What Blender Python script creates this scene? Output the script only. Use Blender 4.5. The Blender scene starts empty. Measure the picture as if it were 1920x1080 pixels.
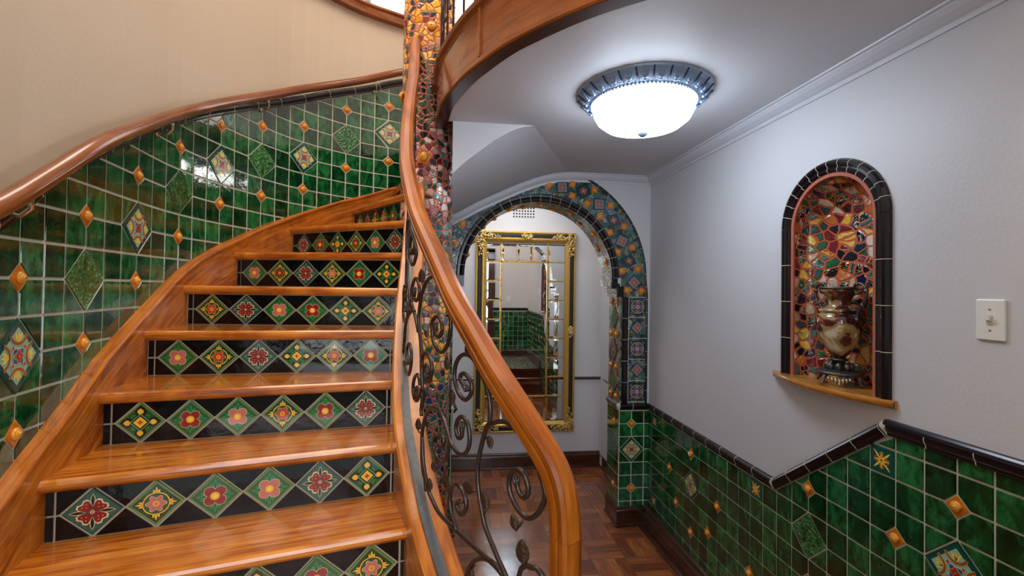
import bpy, math, random
from mathutils import Vector, Matrix
from mathutils.geometry import tessellate_polygon
random.seed(11)
C = bpy.context.scene.collection
PI = math.pi
sin, cos = math.sin, math.cos

# ------------------------------------------------------------------ materials
MATS = {}
def srgb(r, g, b):
    f = lambda c: (c/255/12.92) if c/255 <= .04045 else ((c/255+.055)/1.055)**2.4
    return (f(r), f(g), f(b), 1)
def newmat(name):
    m = bpy.data.materials.new(name); m.use_nodes = True
    nt = m.node_tree; b = nt.nodes['Principled BSDF']
    MATS[name] = m
    return m, nt, b
def N(nt, t, **k):
    n = nt.nodes.new(t)
    for a, v in k.items():
        if a == 'ins':
            for i, x in v.items(): n.inputs[i].default_value = x
        else: setattr(n, a, v)
    return n
def plain(name, col, rough=.4, metal=0, bump=0, bscale=60, coat=0, emis=None, es=0, tint=0):
    m, nt, b = newmat(name)
    b.inputs['Base Color'].default_value = col
    b.inputs['Roughness'].default_value = rough
    b.inputs['Metallic'].default_value = metal
    b.inputs['Coat Weight'].default_value = coat
    if emis: b.inputs['Emission Color'].default_value = emis; b.inputs['Emission Strength'].default_value = es
    tc = N(nt, 'ShaderNodeTexCoord')
    if bump:
        no = N(nt, 'ShaderNodeTexNoise', ins={'Scale': bscale, 'Detail': 4})
        nt.links.new(tc.outputs['Object'], no.inputs['Vector'])
        bp = N(nt, 'ShaderNodeBump', ins={'Strength': bump, 'Distance': .01})
        nt.links.new(no.outputs['Fac'], bp.inputs['Height']); nt.links.new(bp.outputs['Normal'], b.inputs['Normal'])
    if tint:
        g = N(nt, 'ShaderNodeNewGeometry'); hs = N(nt, 'ShaderNodeHueSaturation', ins={'Color': col})
        mr = N(nt, 'ShaderNodeMapRange', ins={'To Min': 1-tint, 'To Max': 1+tint})
        nt.links.new(g.outputs['Random Per Island'], mr.inputs['Value']); nt.links.new(mr.outputs['Result'], hs.inputs['Value'])
        nt.links.new(hs.outputs['Color'], b.inputs['Base Color'])
    return m
def ramp(nt, stops, interp='LINEAR'):
    r = N(nt, 'ShaderNodeValToRGB'); r.color_ramp.interpolation = interp
    e = r.color_ramp.elements
    while len(e) < len(stops): e.new(.5)
    for i, (p, c) in enumerate(stops): e[i].position = p; e[i].color = c
    return r
def wood(name, stops, rough=.2, scale=(1.6, 26), coat=.5, bump=.05, vec='UV'):
    m, nt, b = newmat(name)
    tc = N(nt, 'ShaderNodeTexCoord'); mp = N(nt, 'ShaderNodeMapping')
    mp.inputs['Scale'].default_value = (scale[0], scale[1], scale[1])
    nt.links.new(tc.outputs[vec], mp.inputs['Vector'])
    n1 = N(nt, 'ShaderNodeTexNoise', ins={'Scale': 2.2, 'Detail': 6, 'Roughness': .62, 'Distortion': .7})
    nt.links.new(mp.outputs['Vector'], n1.inputs['Vector'])
    mp2 = N(nt, 'ShaderNodeMapping'); mp2.inputs['Scale'].default_value = (scale[0]*2.2, scale[1]*.3, scale[1]*.3)
    nt.links.new(tc.outputs[vec], mp2.inputs['Vector'])
    n2 = N(nt, 'ShaderNodeTexNoise', ins={'Scale': 1.5, 'Detail': 3, 'Distortion': 1.2})
    nt.links.new(mp2.outputs['Vector'], n2.inputs['Vector'])
    mx = N(nt, 'ShaderNodeMath', operation='MULTIPLY_ADD', ins={1: .62, 2: 0}); nt.links.new(n1.outputs['Fac'], mx.inputs[0])
    m2 = N(nt, 'ShaderNodeMath', operation='MULTIPLY_ADD', ins={1: .42}); nt.links.new(n2.outputs['Fac'], m2.inputs[0]); nt.links.new(mx.outputs[0], m2.inputs[2])
    r = ramp(nt, stops); nt.links.new(m2.outputs[0], r.inputs['Fac'])
    nt.links.new(r.outputs['Color'], b.inputs['Base Color'])
    b.inputs['Roughness'].default_value = rough; b.inputs['Coat Weight'].default_value = coat; b.inputs['Coat Roughness'].default_value = .12
    bp = N(nt, 'ShaderNodeBump', ins={'Strength': bump, 'Distance': .004}); nt.links.new(n1.outputs['Fac'], bp.inputs['Height'])
    nt.links.new(bp.outputs['Normal'], b.inputs['Normal'])
    return m
wood('stair_wood', [(.30, srgb(104,48,10)), (.45, srgb(152,80,20)), (.58, srgb(186,108,34)), (.72, srgb(206,132,52))], .24, coat=.25)
wood('tread_wood', [(.30, srgb(92,38,8)), (.43, srgb(146,72,16)), (.55, srgb(190,112,34)), (.7, srgb(214,142,58))], .13, scale=(1.2, 17), coat=.5)
wood('rail_wood', [(.34, srgb(84,38,8)), (.46, srgb(132,66,14)), (.58, srgb(156,84,20)), (.7, srgb(178,104,32))], .32, scale=(1.1, 18), coat=.08)
MATS['rail_wood'].node_tree.nodes['Principled BSDF'].inputs['Specular IOR Level'].default_value = .22
wood('fascia_wood', [(.3, srgb(86,42,16)), (.48, srgb(132,72,32)), (.7, srgb(160,94,46))], .16, scale=(1.2, 12), coat=.3)
wood('wall_rail_wood', [(.3, srgb(70,32,10)), (.48, srgb(112,58,20)), (.7, srgb(140,78,32))], .16, scale=(1.2, 12), coat=.4)
wood('dark_wood', [(.3, srgb(34,14,9)), (.5, srgb(60,28,18)), (.72, srgb(88,46,30))], .24, scale=(1.2, 16), coat=.3)
wood('landing_wood', [(.3, srgb(44,16,8)), (.5, srgb(92,38,18)), (.72, srgb(138,66,32))], .2, scale=(1.2, 16))
wood('shelf_wood', [(.3, srgb(130,76,22)), (.5, srgb(184,120,46)), (.72, srgb(208,150,72))], .25, scale=(1.6, 18), coat=.3)

plain('paint_white', srgb(206,206,210), .5, bump=.07, bscale=80)
plain('paint_cream', srgb(190,174,152), .5, bump=.1, bscale=50)
plain('paint_ceiling', srgb(206,206,212), .55, bump=.25, bscale=7)
plain('paint_trim', srgb(206,208,216), .4)
plain('plastic_white', srgb(232,230,226), .3)
plain('grout', srgb(196,192,172), .8, bump=.2, bscale=200)
plain('grout_tan', srgb(168,152,128), .8)
plain('terracotta', srgb(178,100,78), .75, bump=.3, bscale=150)
plain('black_glaze', srgb(8,6,8), .07, bump=.10, bscale=24)
MATS['black_glaze'].node_tree.nodes['Principled BSDF'].inputs['Specular IOR Level'].default_value = .32
plain('cap_glaze', srgb(22,16,22), .2)
plain('iron', srgb(74,62,56), .32, metal=.75, bump=.1, bscale=120)
plain('iron_grey', srgb(84,84,84), .38, metal=.7, bump=.2, bscale=40)
plain('leaf_iron', srgb(70,50,36), .45, metal=.6, bump=.5, bscale=160)
plain('steel', srgb(200,192,170), .22, metal=.9)
plain('pewter', srgb(96,92,88), .35, metal=.85, bump=.35, bscale=140)
plain('fixture_metal', srgb(140,160,186), .35, metal=.35, bump=.25, bscale=120)
plain('fixture_dark', srgb(44,46,64), .45, metal=.4)
plain('void_black', srgb(10,10,12), .9)
plain('velvet_black', srgb(28,24,26), .5)
plain('mirror_silver', (.92,.93,.92,1), .015, metal=1)
plain('door_white', srgb(222,216,204), .35)
plain('light_white', (1,1,1,1), .3)
MATS['light_white'].node_tree.nodes['Principled BSDF'].inputs['Emission Color'].default_value = (.74,.86,1,1)
MATS['light_white'].node_tree.nodes['Principled BSDF'].inputs['Emission Strength'].default_value = 17
plain('snail_yellow', srgb(226,152,44), .18, coat=.5)
plain('snail_orange', srgb(204,112,20), .18, coat=.5, bump=.05)
plain('olive', srgb(88,120,58), .2, coat=.4); plain('teal_dark', srgb(14,62,56), .15, coat=.5)
plain('teal_border', srgb(12,78,66), .15, coat=.5); plain('pale_teal', srgb(140,190,170), .2, coat=.4)
plain('deep_green', srgb(12,84,34), .14, coat=.5); plain('leaf_green', srgb(70,150,84), .2, coat=.4)
plain('art_teal_grey', srgb(40,84,70), .18, coat=.4)
plain('art_black', srgb(18,20,22), .12, coat=.5); plain('cream_line', srgb(214,200,150), .25, coat=.3)
plain('red_petal', srgb(132,24,26), .15, coat=.5); plain('pink_petal', srgb(186,104,96), .15, coat=.5)
plain('rust_petal', srgb(178,62,36), .15, coat=.5); plain('yellow_art', srgb(232,178,50), .15, coat=.5)
plain('gold_leaf_art', srgb(238,206,84), .15, coat=.5); plain('orange_art', srgb(206,110,24), .15, coat=.5)
plain('brown_art', srgb(128,50,18), .15, coat=.5); plain('blue_art', srgb(44,80,140), .15, coat=.5)
plain('navy_art', srgb(16,34,60), .15, coat=.5); plain('grey_art', srgb(120,120,122), .18, coat=.4)
plain('mauve_art', srgb(140,70,96), .18, coat=.4)

def green_tile(name, a, bcol, c, rough=.1, bstr=.12, emboss=0):
    m, nt, b = newmat(name)
    tc = N(nt, 'ShaderNodeTexCoord')
    n1 = N(nt, 'ShaderNodeTexNoise', ins={'Scale': 27, 'Detail': 5, 'Roughness': .65, 'Distortion': .5})
    mp = N(nt, 'ShaderNodeMapping'); mp.inputs['Scale'].default_value = (1, 1, .55)
    nt.links.new(tc.outputs['Object'], mp.inputs['Vector']); nt.links.new(mp.outputs['Vector'], n1.inputs['Vector'])
    g = N(nt, 'ShaderNodeNewGeometry')
    mm = N(nt, 'ShaderNodeMath', operation='MULTIPLY_ADD', ins={1: .26, 2: -.13}); nt.links.new(g.outputs['Random Per Island'], mm.inputs[0])
    ad = N(nt, 'ShaderNodeMath', operation='ADD'); nt.links.new(n1.outputs['Fac'], ad.inputs[0]); nt.links.new(mm.outputs[0], ad.inputs[1])
    r = ramp(nt, [(.3, a), (.5, bcol), (.72, c)]); nt.links.new(ad.outputs[0], r.inputs['Fac'])
    nt.links.new(r.outputs['Color'], b.inputs['Base Color'])
    b.inputs['Roughness'].default_value = rough; b.inputs['Coat Weight'].default_value = .5; b.inputs['Coat Roughness'].default_value = .05
    n2 = N(nt, 'ShaderNodeTexNoise', ins={'Scale': 26, 'Detail': 2}); nt.links.new(tc.outputs['Object'], n2.inputs['Vector'])
    h = n2.outputs['Fac']
    if emboss:
        v = N(nt, 'ShaderNodeTexVoronoi', ins={'Scale': 75}); nt.links.new(tc.outputs['Object'], v.inputs['Vector'])
        a2 = N(nt, 'ShaderNodeMath', operation='MULTIPLY_ADD', ins={1: emboss}); nt.links.new(v.outputs['Distance'], a2.inputs[0]); nt.links.new(h, a2.inputs[2]); h = a2.outputs[0]
    bp = N(nt, 'ShaderNodeBump', ins={'Strength': bstr, 'Distance': .01}); nt.links.new(h, bp.inputs['Height'])
    nt.links.new(bp.outputs['Normal'], b.inputs['Normal'])
green_tile('green_tile', srgb(8,34,16), srgb(12,70,34), srgb(44,118,64))
green_tile('green_emboss', srgb(14,62,24), srgb(34,98,44), srgb(70,134,70), .12, .8, 1.4)

def mosaic(name, palette, scale, grout, gw=.04, grout2=None, bands=None, art=.35):
    """broken tile mosaic: voronoi shards in a palette, grout between; bands = [(z, palette), ...]"""
    m, nt, b = newmat(name)
    tc = N(nt, 'ShaderNodeTexCoord')
    mp = N(nt, 'ShaderNodeMapping'); mp.inputs['Scale'].default_value = (scale, scale, scale)
    wz = N(nt, 'ShaderNodeTexNoise', noise_dimensions='2D', ins={'Scale': scale*.8, 'Detail': 1}); nt.links.new(tc.outputs['UV'], wz.inputs['Vector'])
    wa = N(nt, 'ShaderNodeVectorMath', operation='MULTIPLY_ADD', ins={1: (.55/scale, .55/scale, 0)}); nt.links.new(wz.outputs['Color'], wa.inputs[0]); nt.links.new(tc.outputs['UV'], wa.inputs[2]); nt.links.new(wa.outputs[0], mp.inputs['Vector'])
    v = N(nt, 'ShaderNodeTexVoronoi', voronoi_dimensions='2D', distance='EUCLIDEAN'); v.inputs['Scale'].default_value = 1; v.inputs['Randomness'].default_value = .95
    e = N(nt, 'ShaderNodeTexVoronoi', voronoi_dimensions='2D', feature='DISTANCE_TO_EDGE'); e.inputs['Scale'].default_value = 1; e.inputs['Randomness'].default_value = .95
    nt.links.new(mp.outputs['Vector'], v.inputs['Vector']); nt.links.new(mp.outputs['Vector'], e.inputs['Vector'])
    sp = N(nt, 'ShaderNodeSeparateColor'); nt.links.new(v.outputs['Color'], sp.inputs['Color'])
    def pal(cols):
        r = ramp(nt, [(i/len(cols), srgb(*c)) for i, c in enumerate(cols)], 'CONSTANT')
        nt.links.new(sp.outputs['Red'], r.inputs['Fac']); return r.outputs['Color']
    col = pal(palette)
    if bands:
        g = N(nt, 'ShaderNodeSeparateXYZ'); nt.links.new(tc.outputs['UV'], g.inputs[0])
        for z, p in bands:
            gt = N(nt, 'ShaderNodeMath', operation='GREATER_THAN', ins={1: z}); 
            ad = N(nt, 'ShaderNodeMath', operation='MULTIPLY_ADD', ins={1: .12}); nt.links.new(sp.outputs['Green'], ad.inputs[0]); nt.links.new(g.outputs['Y'], ad.inputs[2])
            nt.links.new(ad.outputs[0], gt.inputs[0])
            mx = N(nt, 'ShaderNodeMix', data_type='RGBA'); nt.links.new(gt.outputs[0], mx.inputs[0]); nt.links.new(col, mx.inputs[6]); nt.links.new(pal(p), mx.inputs[7]); col = mx.outputs[2]
    # painted strokes on some shards
    nz = N(nt, 'ShaderNodeTexNoise', noise_dimensions='2D', ins={'Scale': 1.1, 'Detail': 1, 'Distortion': 2.2}); nt.links.new(mp.outputs['Vector'], nz.inputs['Vector'])
    st = ramp(nt, [(0, (0,0,0,1)), (.44, (0,0,0,1)), (.45, (1,1,1,1)), (.50, (1,1,1,1)), (.51, (0,0,0,1))]); nt.links.new(nz.outputs['Fac'], st.inputs['Fac'])
    gs = N(nt, 'ShaderNodeMath', operation='GREATER_THAN', ins={1: 1-art}); nt.links.new(sp.outputs['Blue'], gs.inputs[0])
    ml = N(nt, 'ShaderNodeMath', operation='MULTIPLY'); nt.links.new(st.outputs['Color'], ml.inputs[0]); nt.links.new(gs.outputs[0], ml.inputs[1])
    r2 = ramp(nt, [(i/5, srgb(*c)) for i, c in enumerate([(224,210,170),(210,170,50),(40,120,100),(150,50,60),(230,225,215)])], 'CONSTANT'); nt.links.new(sp.outputs['Green'], r2.inputs['Fac'])
    m3 = N(nt, 'ShaderNodeMix', data_type='RGBA'); nt.links.new(ml.outputs[0], m3.inputs[0]); nt.links.new(col, m3.inputs[6]); nt.links.new(r2.outputs['Color'], m3.inputs[7])
    gm = N(nt, 'ShaderNodeMapRange', ins={'From Min': gw, 'From Max': gw*1.35}); nt.links.new(e.outputs['Distance'], gm.inputs['Value'])
    m4 = N(nt, 'ShaderNodeMix', data_type='RGBA'); nt.links.new(gm.outputs['Result'], m4.inputs[0]); m4.inputs[6].default_value = srgb(*grout); nt.links.new(m3.outputs[2], m4.inputs[7])
    nt.links.new(m4.outputs[2], b.inputs['Base Color'])
    rr = N(nt, 'ShaderNodeMapRange', ins={'To Min': .8, 'To Max': .1}); nt.links.new(gm.outputs['Result'], rr.inputs['Value']); nt.links.new(rr.outputs['Result'], b.inputs['Roughness'])
    # tilt each shard a little + step at grout
    gb = N(nt, 'ShaderNodeMapRange', ins={'From Min': gw*.8, 'From Max': gw*2.4}); nt.links.new(e.outputs['Distance'], gb.inputs['Value'])
    dt = N(nt, 'ShaderNodeVectorMath', operation='DOT_PRODUCT'); nt.links.new(v.outputs['Color'], dt.inputs[0]); nt.links.new(mp.outputs['Vector'], dt.inputs[1])
    sc = N(nt, 'ShaderNodeMath', operation='MULTIPLY_ADD', ins={1: .25}); nt.links.new(nz.outputs['Fac'], sc.inputs[0]); nt.links.new(gb.outputs['Result'], sc.inputs[2])
    bp = N(nt, 'ShaderNodeBump', ins={'Strength': .6, 'Distance': .006}); nt.links.new(sc.outputs[0], bp.inputs['Height']); nt.links.new(bp.outputs['Normal'], b.inputs['Normal'])
    b.inputs['Coat Weight'].default_value = .2
YEL = [(228,168,36),(70,84,74),(236,186,56),(60,66,64),(216,144,28),(234,180,48),(196,140,100),(48,70,60),(240,196,76),(120,60,40)]
DRK = [(22,44,34),(50,66,44),(24,28,34),(40,70,52),(70,80,52),(18,40,30),(86,84,60),(30,34,40)]
PNK = [(150,96,110),(206,190,182),(104,22,34),(40,44,74),(224,214,204),(170,120,120),(36,70,60),(26,20,30),(196,150,130),(60,140,140)]
TEA = [(40,120,120),(24,96,92),(50,70,86),(60,140,140),(44,58,66),(28,110,90),(150,170,160)]
MUL = [(238,190,60),(226,168,40),(60,120,160),(28,100,70),(30,34,46),(222,196,150),(214,150,70),(244,206,90)]
TGR = [(16,92,78),(24,60,96),(20,110,96),(14,34,44),(40,120,100),(14,74,56),(60,80,110)]
LOW = [(96,20,36),(60,40,70),(150,90,40),(30,40,90),(30,90,80),(206,120,60),(70,60,80),(24,24,40)]
mosaic('column_mosaic', LOW, 28, (186,88,60), .075, bands=[(.86, TGR), (1.38, MUL), (1.78, TEA), (2.26, PNK), (2.78, DRK), (3.12, YEL)])
mosaic('niche_mosaic', [(228,176,56),(22,36,44),(24,84,84),(110,26,34),(226,214,198),(24,60,64),(18,24,60),(40,96,66),(200,110,60),(30,28,36),(206,178,160),(120,34,54),(16,60,64),(236,200,84),(38,116,116),(20,20,26)], 25, (196,92,54), .075, art=.7)
mosaic('arch_mosaic', [(38,72,80),(30,86,76),(58,84,110),(24,56,50),(74,104,100),(90,124,130),(34,60,72),(50,110,84),(28,44,52)], 30, (104,118,104), .025, art=.5)
mosaic('reveal_mosaic', [(50,80,70),(150,130,110),(60,30,36),(30,60,54),(170,150,130),(130,80,56),(36,46,56),(180,130,50),(100,50,54),(70,96,90)], 32, (120,104,90), .04, art=.5)
for n_ in MATS['reveal_mosaic'].node_tree.nodes:
    if n_.type == 'MAP_RANGE' and n_.inputs['To Max'].default_value < .2: n_.inputs['To Max'].default_value = .34
mosaic('landing_tiles', [(70,80,66),(96,104,84),(52,60,52),(120,124,100),(84,92,76)], 16, (150,150,130), .03, art=0)

def gold(name, c1, c2, rough=.3, bscale=150, bs=.4):
    m, nt, b = newmat(name)
    tc = N(nt, 'ShaderNodeTexCoord'); n = N(nt, 'ShaderNodeTexNoise', ins={'Scale': bscale, 'Detail': 4}); nt.links.new(tc.outputs['Object'], n.inputs['Vector'])
    r = ramp(nt, [(.35, c1), (.6, c2)]); nt.links.new(n.outputs['Fac'], r.inputs['Fac']); nt.links.new(r.outputs['Color'], b.inputs['Base Color'])
    b.inputs['Metallic'].default_value = .6; b.inputs['Roughness'].default_value = rough
    bp = N(nt, 'ShaderNodeBump', ins={'Strength': bs, 'Distance': .006}); nt.links.new(n.outputs['Fac'], bp.inputs['Height']); nt.links.new(bp.outputs['Normal'], b.inputs['Normal'])
gold('gilt', srgb(186,142,58), srgb(222,184,96), .36, 120, .2); gold('gilt_ornate', srgb(150,116,56), srgb(238,212,140), .4, 110, .9)
gold('gilt_line', srgb(150,110,30), srgb(214,172,76), .3, 80, .1)

# parquet of finger blocks, alternate direction
m, nt, b = newmat('parquet')
tc = N(nt, 'ShaderNodeTexCoord'); mp = N(nt, 'ShaderNodeMapping'); mp.inputs['Scale'].default_value = (1/.24, 1/.24, 1)
nt.links.new(tc.outputs['Object'], mp.inputs['Vector'])
fl = N(nt, 'ShaderNodeVectorMath', operation='FLOOR'); fr = N(nt, 'ShaderNodeVectorMath', operation='FRACTION')
nt.links.new(mp.outputs[0], fl.inputs[0]); nt.links.new(mp.outputs[0], fr.inputs[0])
sf = N(nt, 'ShaderNodeSeparateXYZ'); nt.links.new(fl.outputs[0], sf.inputs[0]); sr = N(nt, 'ShaderNodeSeparateXYZ'); nt.links.new(fr.outputs[0], sr.inputs[0])
sm = N(nt, 'ShaderNodeMath', operation='ADD'); nt.links.new(sf.outputs[0], sm.inputs[0]); nt.links.new(sf.outputs[1], sm.inputs[1])
pm = N(nt, 'ShaderNodeMath', operation='FLOORED_MODULO', ins={1: 2}); nt.links.new(sm.outputs[0], pm.inputs[0])
def mixf(a, bb):
    n = N(nt, 'ShaderNodeMix', data_type='FLOAT'); nt.links.new(pm.outputs[0], n.inputs[0]); nt.links.new(a, n.inputs[2]); nt.links.new(bb, n.inputs[3]); return n.outputs[0]
across = mixf(sr.outputs[0], sr.outputs[1]); along = mixf(sr.outputs[1], sr.outputs[0])
s4 = N(nt, 'ShaderNodeMath', operation='MULTIPLY', ins={1: 3}); nt.links.new(across, s4.inputs[0])
sfl = N(nt, 'ShaderNodeMath', operation='FLOOR'); nt.links.new(s4.outputs[0], sfl.inputs[0]); sfr = N(nt, 'ShaderNodeMath', operation='FRACT'); nt.links.new(s4.outputs[0], sfr.inputs[0])
cb = N(nt, 'ShaderNodeCombineXYZ'); nt.links.new(sf.outputs[0], cb.inputs[0]); nt.links.new(sf.outputs[1], cb.inputs[1]); nt.links.new(sfl.outputs[0], cb.inputs[2])
wn = N(nt, 'ShaderNodeTexWhiteNoise', noise_dimensions='3D'); nt.links.new(cb.outputs[0], wn.inputs['Vector'])
cg = N(nt, 'ShaderNodeCombineXYZ'); 
a1 = N(nt, 'ShaderNodeMath', operation='MULTIPLY', ins={1: .8}); nt.links.new(along, a1.inputs[0]); a2 = N(nt, 'ShaderNodeMath', operation='MULTIPLY', ins={1: 10}); nt.links.new(across, a2.inputs[0])
a3 = N(nt, 'ShaderNodeMath', operation='MULTIPLY', ins={1: 37}); nt.links.new(wn.outputs['Value'], a3.inputs[0])
nt.links.new(a1.outputs[0], cg.inputs[0]); nt.links.new(a2.outputs[0], cg.inputs[1]); nt.links.new(a3.outputs[0], cg.inputs[2])
gn = N(nt, 'ShaderNodeTexNoise', ins={'Scale': 1.6, 'Detail': 5, 'Distortion': .8}); nt.links.new(cg.outputs[0], gn.inputs['Vector'])
mxx = N(nt, 'ShaderNodeMath', operation='MULTIPLY_ADD', ins={1: .3}); nt.links.new(wn.outputs['Value'], mxx.inputs[0])
gm_ = N(nt, 'ShaderNodeMath', operation='MULTIPLY', ins={1: .68}); nt.links.new(gn.outputs['Fac'], gm_.inputs[0]); nt.links.new(gm_.outputs[0], mxx.inputs[2])
rp = ramp(nt, [(.15, srgb(84,44,28)), (.42, srgb(124,68,40)), (.6, srgb(160,92,50)), (.8, srgb(192,122,66))]); nt.links.new(mxx.outputs[0], rp.inputs['Fac'])
# joints
def edge(o, w):
    a = N(nt, 'ShaderNodeMath', operation='SUBTRACT', ins={1: .5}); nt.links.new(o, a.inputs[0]); c = N(nt, 'ShaderNodeMath', operation='ABSOLUTE'); nt.links.new(a.outputs[0], c.inputs[0])
    g = N(nt, 'ShaderNodeMath', operation='LESS_THAN', ins={1: .5-w}); nt.links.new(c.outputs[0], g.inputs[0]); return g.outputs[0]
jj = N(nt, 'ShaderNodeMath', operation='MULTIPLY'); nt.links.new(edge(sfr.outputs[0], .02), jj.inputs[0]); nt.links.new(edge(along, .007), jj.inputs[1])
mj = N(nt, 'ShaderNodeMix', data_type='RGBA'); nt.links.new(jj.outputs[0], mj.inputs[0]); mj.inputs[6].default_value = srgb(96,62,44); nt.links.new(rp.outputs[0], mj.inputs[7])
nt.links.new(mj.outputs[2], b.inputs['Base Color']); b.inputs['Roughness'].default_value = .2; b.inputs['Coat Weight'].default_value = .4; b.inputs['Coat Roughness'].default_value = .15
n9 = N(nt, 'ShaderNodeTexNoise', ins={'Scale': 14, 'Detail': 2}); nt.links.new(tc.outputs['Object'], n9.inputs['Vector'])
bp = N(nt, 'ShaderNodeBump', ins={'Strength': .12, 'Distance': .01}); nt.links.new(n9.outputs['Fac'], bp.inputs['Height']); nt.links.new(bp.outputs['Normal'], b.inputs['Normal'])

# onyx of the urn
m, nt, b = newmat('onyx')
tc = N(nt, 'ShaderNodeTexCoord'); n = N(nt, 'ShaderNodeTexNoise', ins={'Scale': 5.2, 'Detail': 3, 'Distortion': 2.2}); nt.links.new(tc.outputs['Object'], n.inputs['Vector'])
r = ramp(nt, [(.44, srgb(50,20,18)), (.545, srgb(88,42,33)), (.555, srgb(156,92,46)), (.575, srgb(160,134,90)), (.62, srgb(146,132,94)), (.66, srgb(190,150,90)), (.68, srgb(206,196,168)), (.76, srgb(232,228,220))]); nt.links.new(n.outputs['Fac'], r.inputs['Fac'])
nt.links.new(r.outputs['Color'], b.inputs['Base Color']); b.inputs['Roughness'].default_value = .12; b.inputs['Coat Weight'].default_value = .6

# ------------------------------------------------------------------ mesh builder
class MB:
    def __init__(s): s.v = []; s.f = []; s.m = []; s.uv = []; s.sm = []; s.mats = []
    def mi(s, name):
        if name not in s.mats: s.mats.append(name)
        return s.mats.index(name)
    def add(s, vs, fs, mat, uv=None, smooth=False):
        o = len(s.v); s.v += [tuple(p) for p in vs]
        s.uv += list(uv) if uv else [(p[0], p[2]) for p in s.v[o:]]
        k = s.mi(mat)
        for f in fs: s.f.append([o+i for i in f]); s.m.append(k); s.sm.append(smooth)
        return o
    def poly(s, pts, mat): s.add(pts, [list(range(len(pts)))], mat)
    def box(s, x0, x1, y0, y1, z0, z1, mat, grain=0):
        vs = [(x, y, z) for z in (z0, z1) for y in (y0, y1) for x in (x0, x1)]
        for fc in ([0,2,3,1],[4,5,7,6],[0,1,5,4],[2,6,7,3],[0,4,6,2],[1,3,7,5]):
            p = [vs[i] for i in fc]
            uv = [((q[grain]), (q[(grain+1) % 3]+q[(grain+2) % 3])) for q in p]
            s.add(p, [[0,1,2,3]], mat, uv)
    def obox(s, c, ax, ay, az, mat):
        c, ax, ay, az = map(Vector, (c, ax, ay, az))
        vs = [c+ax*i+ay*j+az*k for k in (-1,1) for j in (-1,1) for i in (-1,1)]
        s.add(vs, [[0,2,3,1],[4,5,7,6],[0,1,5,4],[2,6,7,3],[0,4,6,2],[1,3,7,5]], mat)
    def tube(s, pts, r, mat, n=8, cap=True, smooth=True):
        pts = [Vector(p) for p in pts]; k = len(pts)
        rs = r if isinstance(r, (list, tuple)) else [r]*k
        T = [(pts[min(i+1, k-1)]-pts[max(i-1, 0)]).normalized() for i in range(k)]
        ref = Vector((0,0,1)) if abs(T[0].z) < .9 else Vector((1,0,0))
        a = T[0].cross(ref).normalized(); vs = []; uv = []; L = 0
        for i in range(k):
            a = (a-T[i]*a.dot(T[i])).normalized(); bb = T[i].cross(a)
            if i: L += (pts[i]-pts[i-1]).length
            for j in range(n):
                t = 2*PI*j/n; vs.append(pts[i]+(a*cos(t)+bb*sin(t))*rs[i]); uv.append((L, j*2*PI*rs[i]/n))
        fs = [[i*n+j, i*n+(j+1) % n, (i+1)*n+(j+1) % n, (i+1)*n+j] for i in range(k-1) for j in range(n)]
        if cap: fs += [list(range(n))[::-1], [(k-1)*n+j for j in range(n)]]
        s.add(vs, fs, mat, uv, smooth)
    def sweep(s, pts, prof, mat, up='perp', sides=None, closed=True, cap=True, smooth=False, uvo=0):
        """prof = [(side, up)]; side points to the right of travel in plan"""
        pts = [Vector(p) for p in pts]; k = len(pts); n = len(prof); vs = []; uv = []; L = uvo
        per = [0]
        for j in range(n): q = prof[j]; p = prof[(j+1) % n]; per.append(per[-1]+math.hypot(p[0]-q[0], p[1]-q[1]))
        for i in range(k):
            t = (pts[min(i+1, k-1)]-pts[max(i-1, 0)]).normalized()
            if sides: sd = Vector(sides[i] if isinstance(sides, list) else sides).normalized()
            else: sd = Vector((t.y, -t.x, 0)).normalized()
            if i and not sides and (t.x*t.x+t.y*t.y) < 1e-6: sd = last
            last = sd
            u = Vector((0,0,1)) if up == 'z' else sd.cross(t).normalized()
            if up == 'z' and 0 < i < k-1:
                pass
            if i: L += (pts[i]-pts[i-1]).length
            # mitre factor
            if 0 < i < k-1:
                t0 = (pts[i]-pts[i-1]).normalized(); ca = max(.35, t0.dot(t))
            else: ca = 1
            for j, (a, bb) in enumerate(prof): vs.append(pts[i]+sd*(a/ca if up == 'z' else a)+u*(bb if up == 'z' else bb/ca)); uv.append((L, per[j]))
        m = n if closed else n-1
        fs = [[i*n+j, (i+1)*n+j, (i+1)*n+(j+1) % n, i*n+(j+1) % n] for i in range(k-1) for j in range(m)]
        if cap and closed: fs += [list(range(n)), [(k-1)*n+j for j in range(n)][::-1]]
        s.add(vs, fs, mat, uv, smooth)
    def lathe(s, prof, c, mat, n=32, a0=0, a1=2*PI, axis='z', smooth=True):
        vs = []; uv = []; full = abs(a1-a0-2*PI) < 1e-6; L = 0
        for i, (r, z) in enumerate(prof):
            if i: L += math.hypot(prof[i][0]-prof[i-1][0], prof[i][1]-prof[i-1][1])
            for j in range(n+(0 if full else 1)):
                t = a0+(a1-a0)*j/n
                if axis == 'z': vs.append((c[0]+r*cos(t), c[1]+r*sin(t), c[2]+z))
                elif axis == 'x': vs.append((c[0]+z, c[1]+r*cos(t), c[2]+r*sin(t)))
                else: vs.append((c[0]+r*cos(t), c[1]+z, c[2]+r*sin(t)))
                uv.append((L, t*max(r, .01)))
        w = n if full else n+1
        fs = [[i*w+j, i*w+(j+1) % w, (i+1)*w+(j+1) % w, (i+1)*w+j] for i in range(len(prof)-1) for j in range(n)]
        s.add(vs, fs, mat, uv, smooth)
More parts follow.
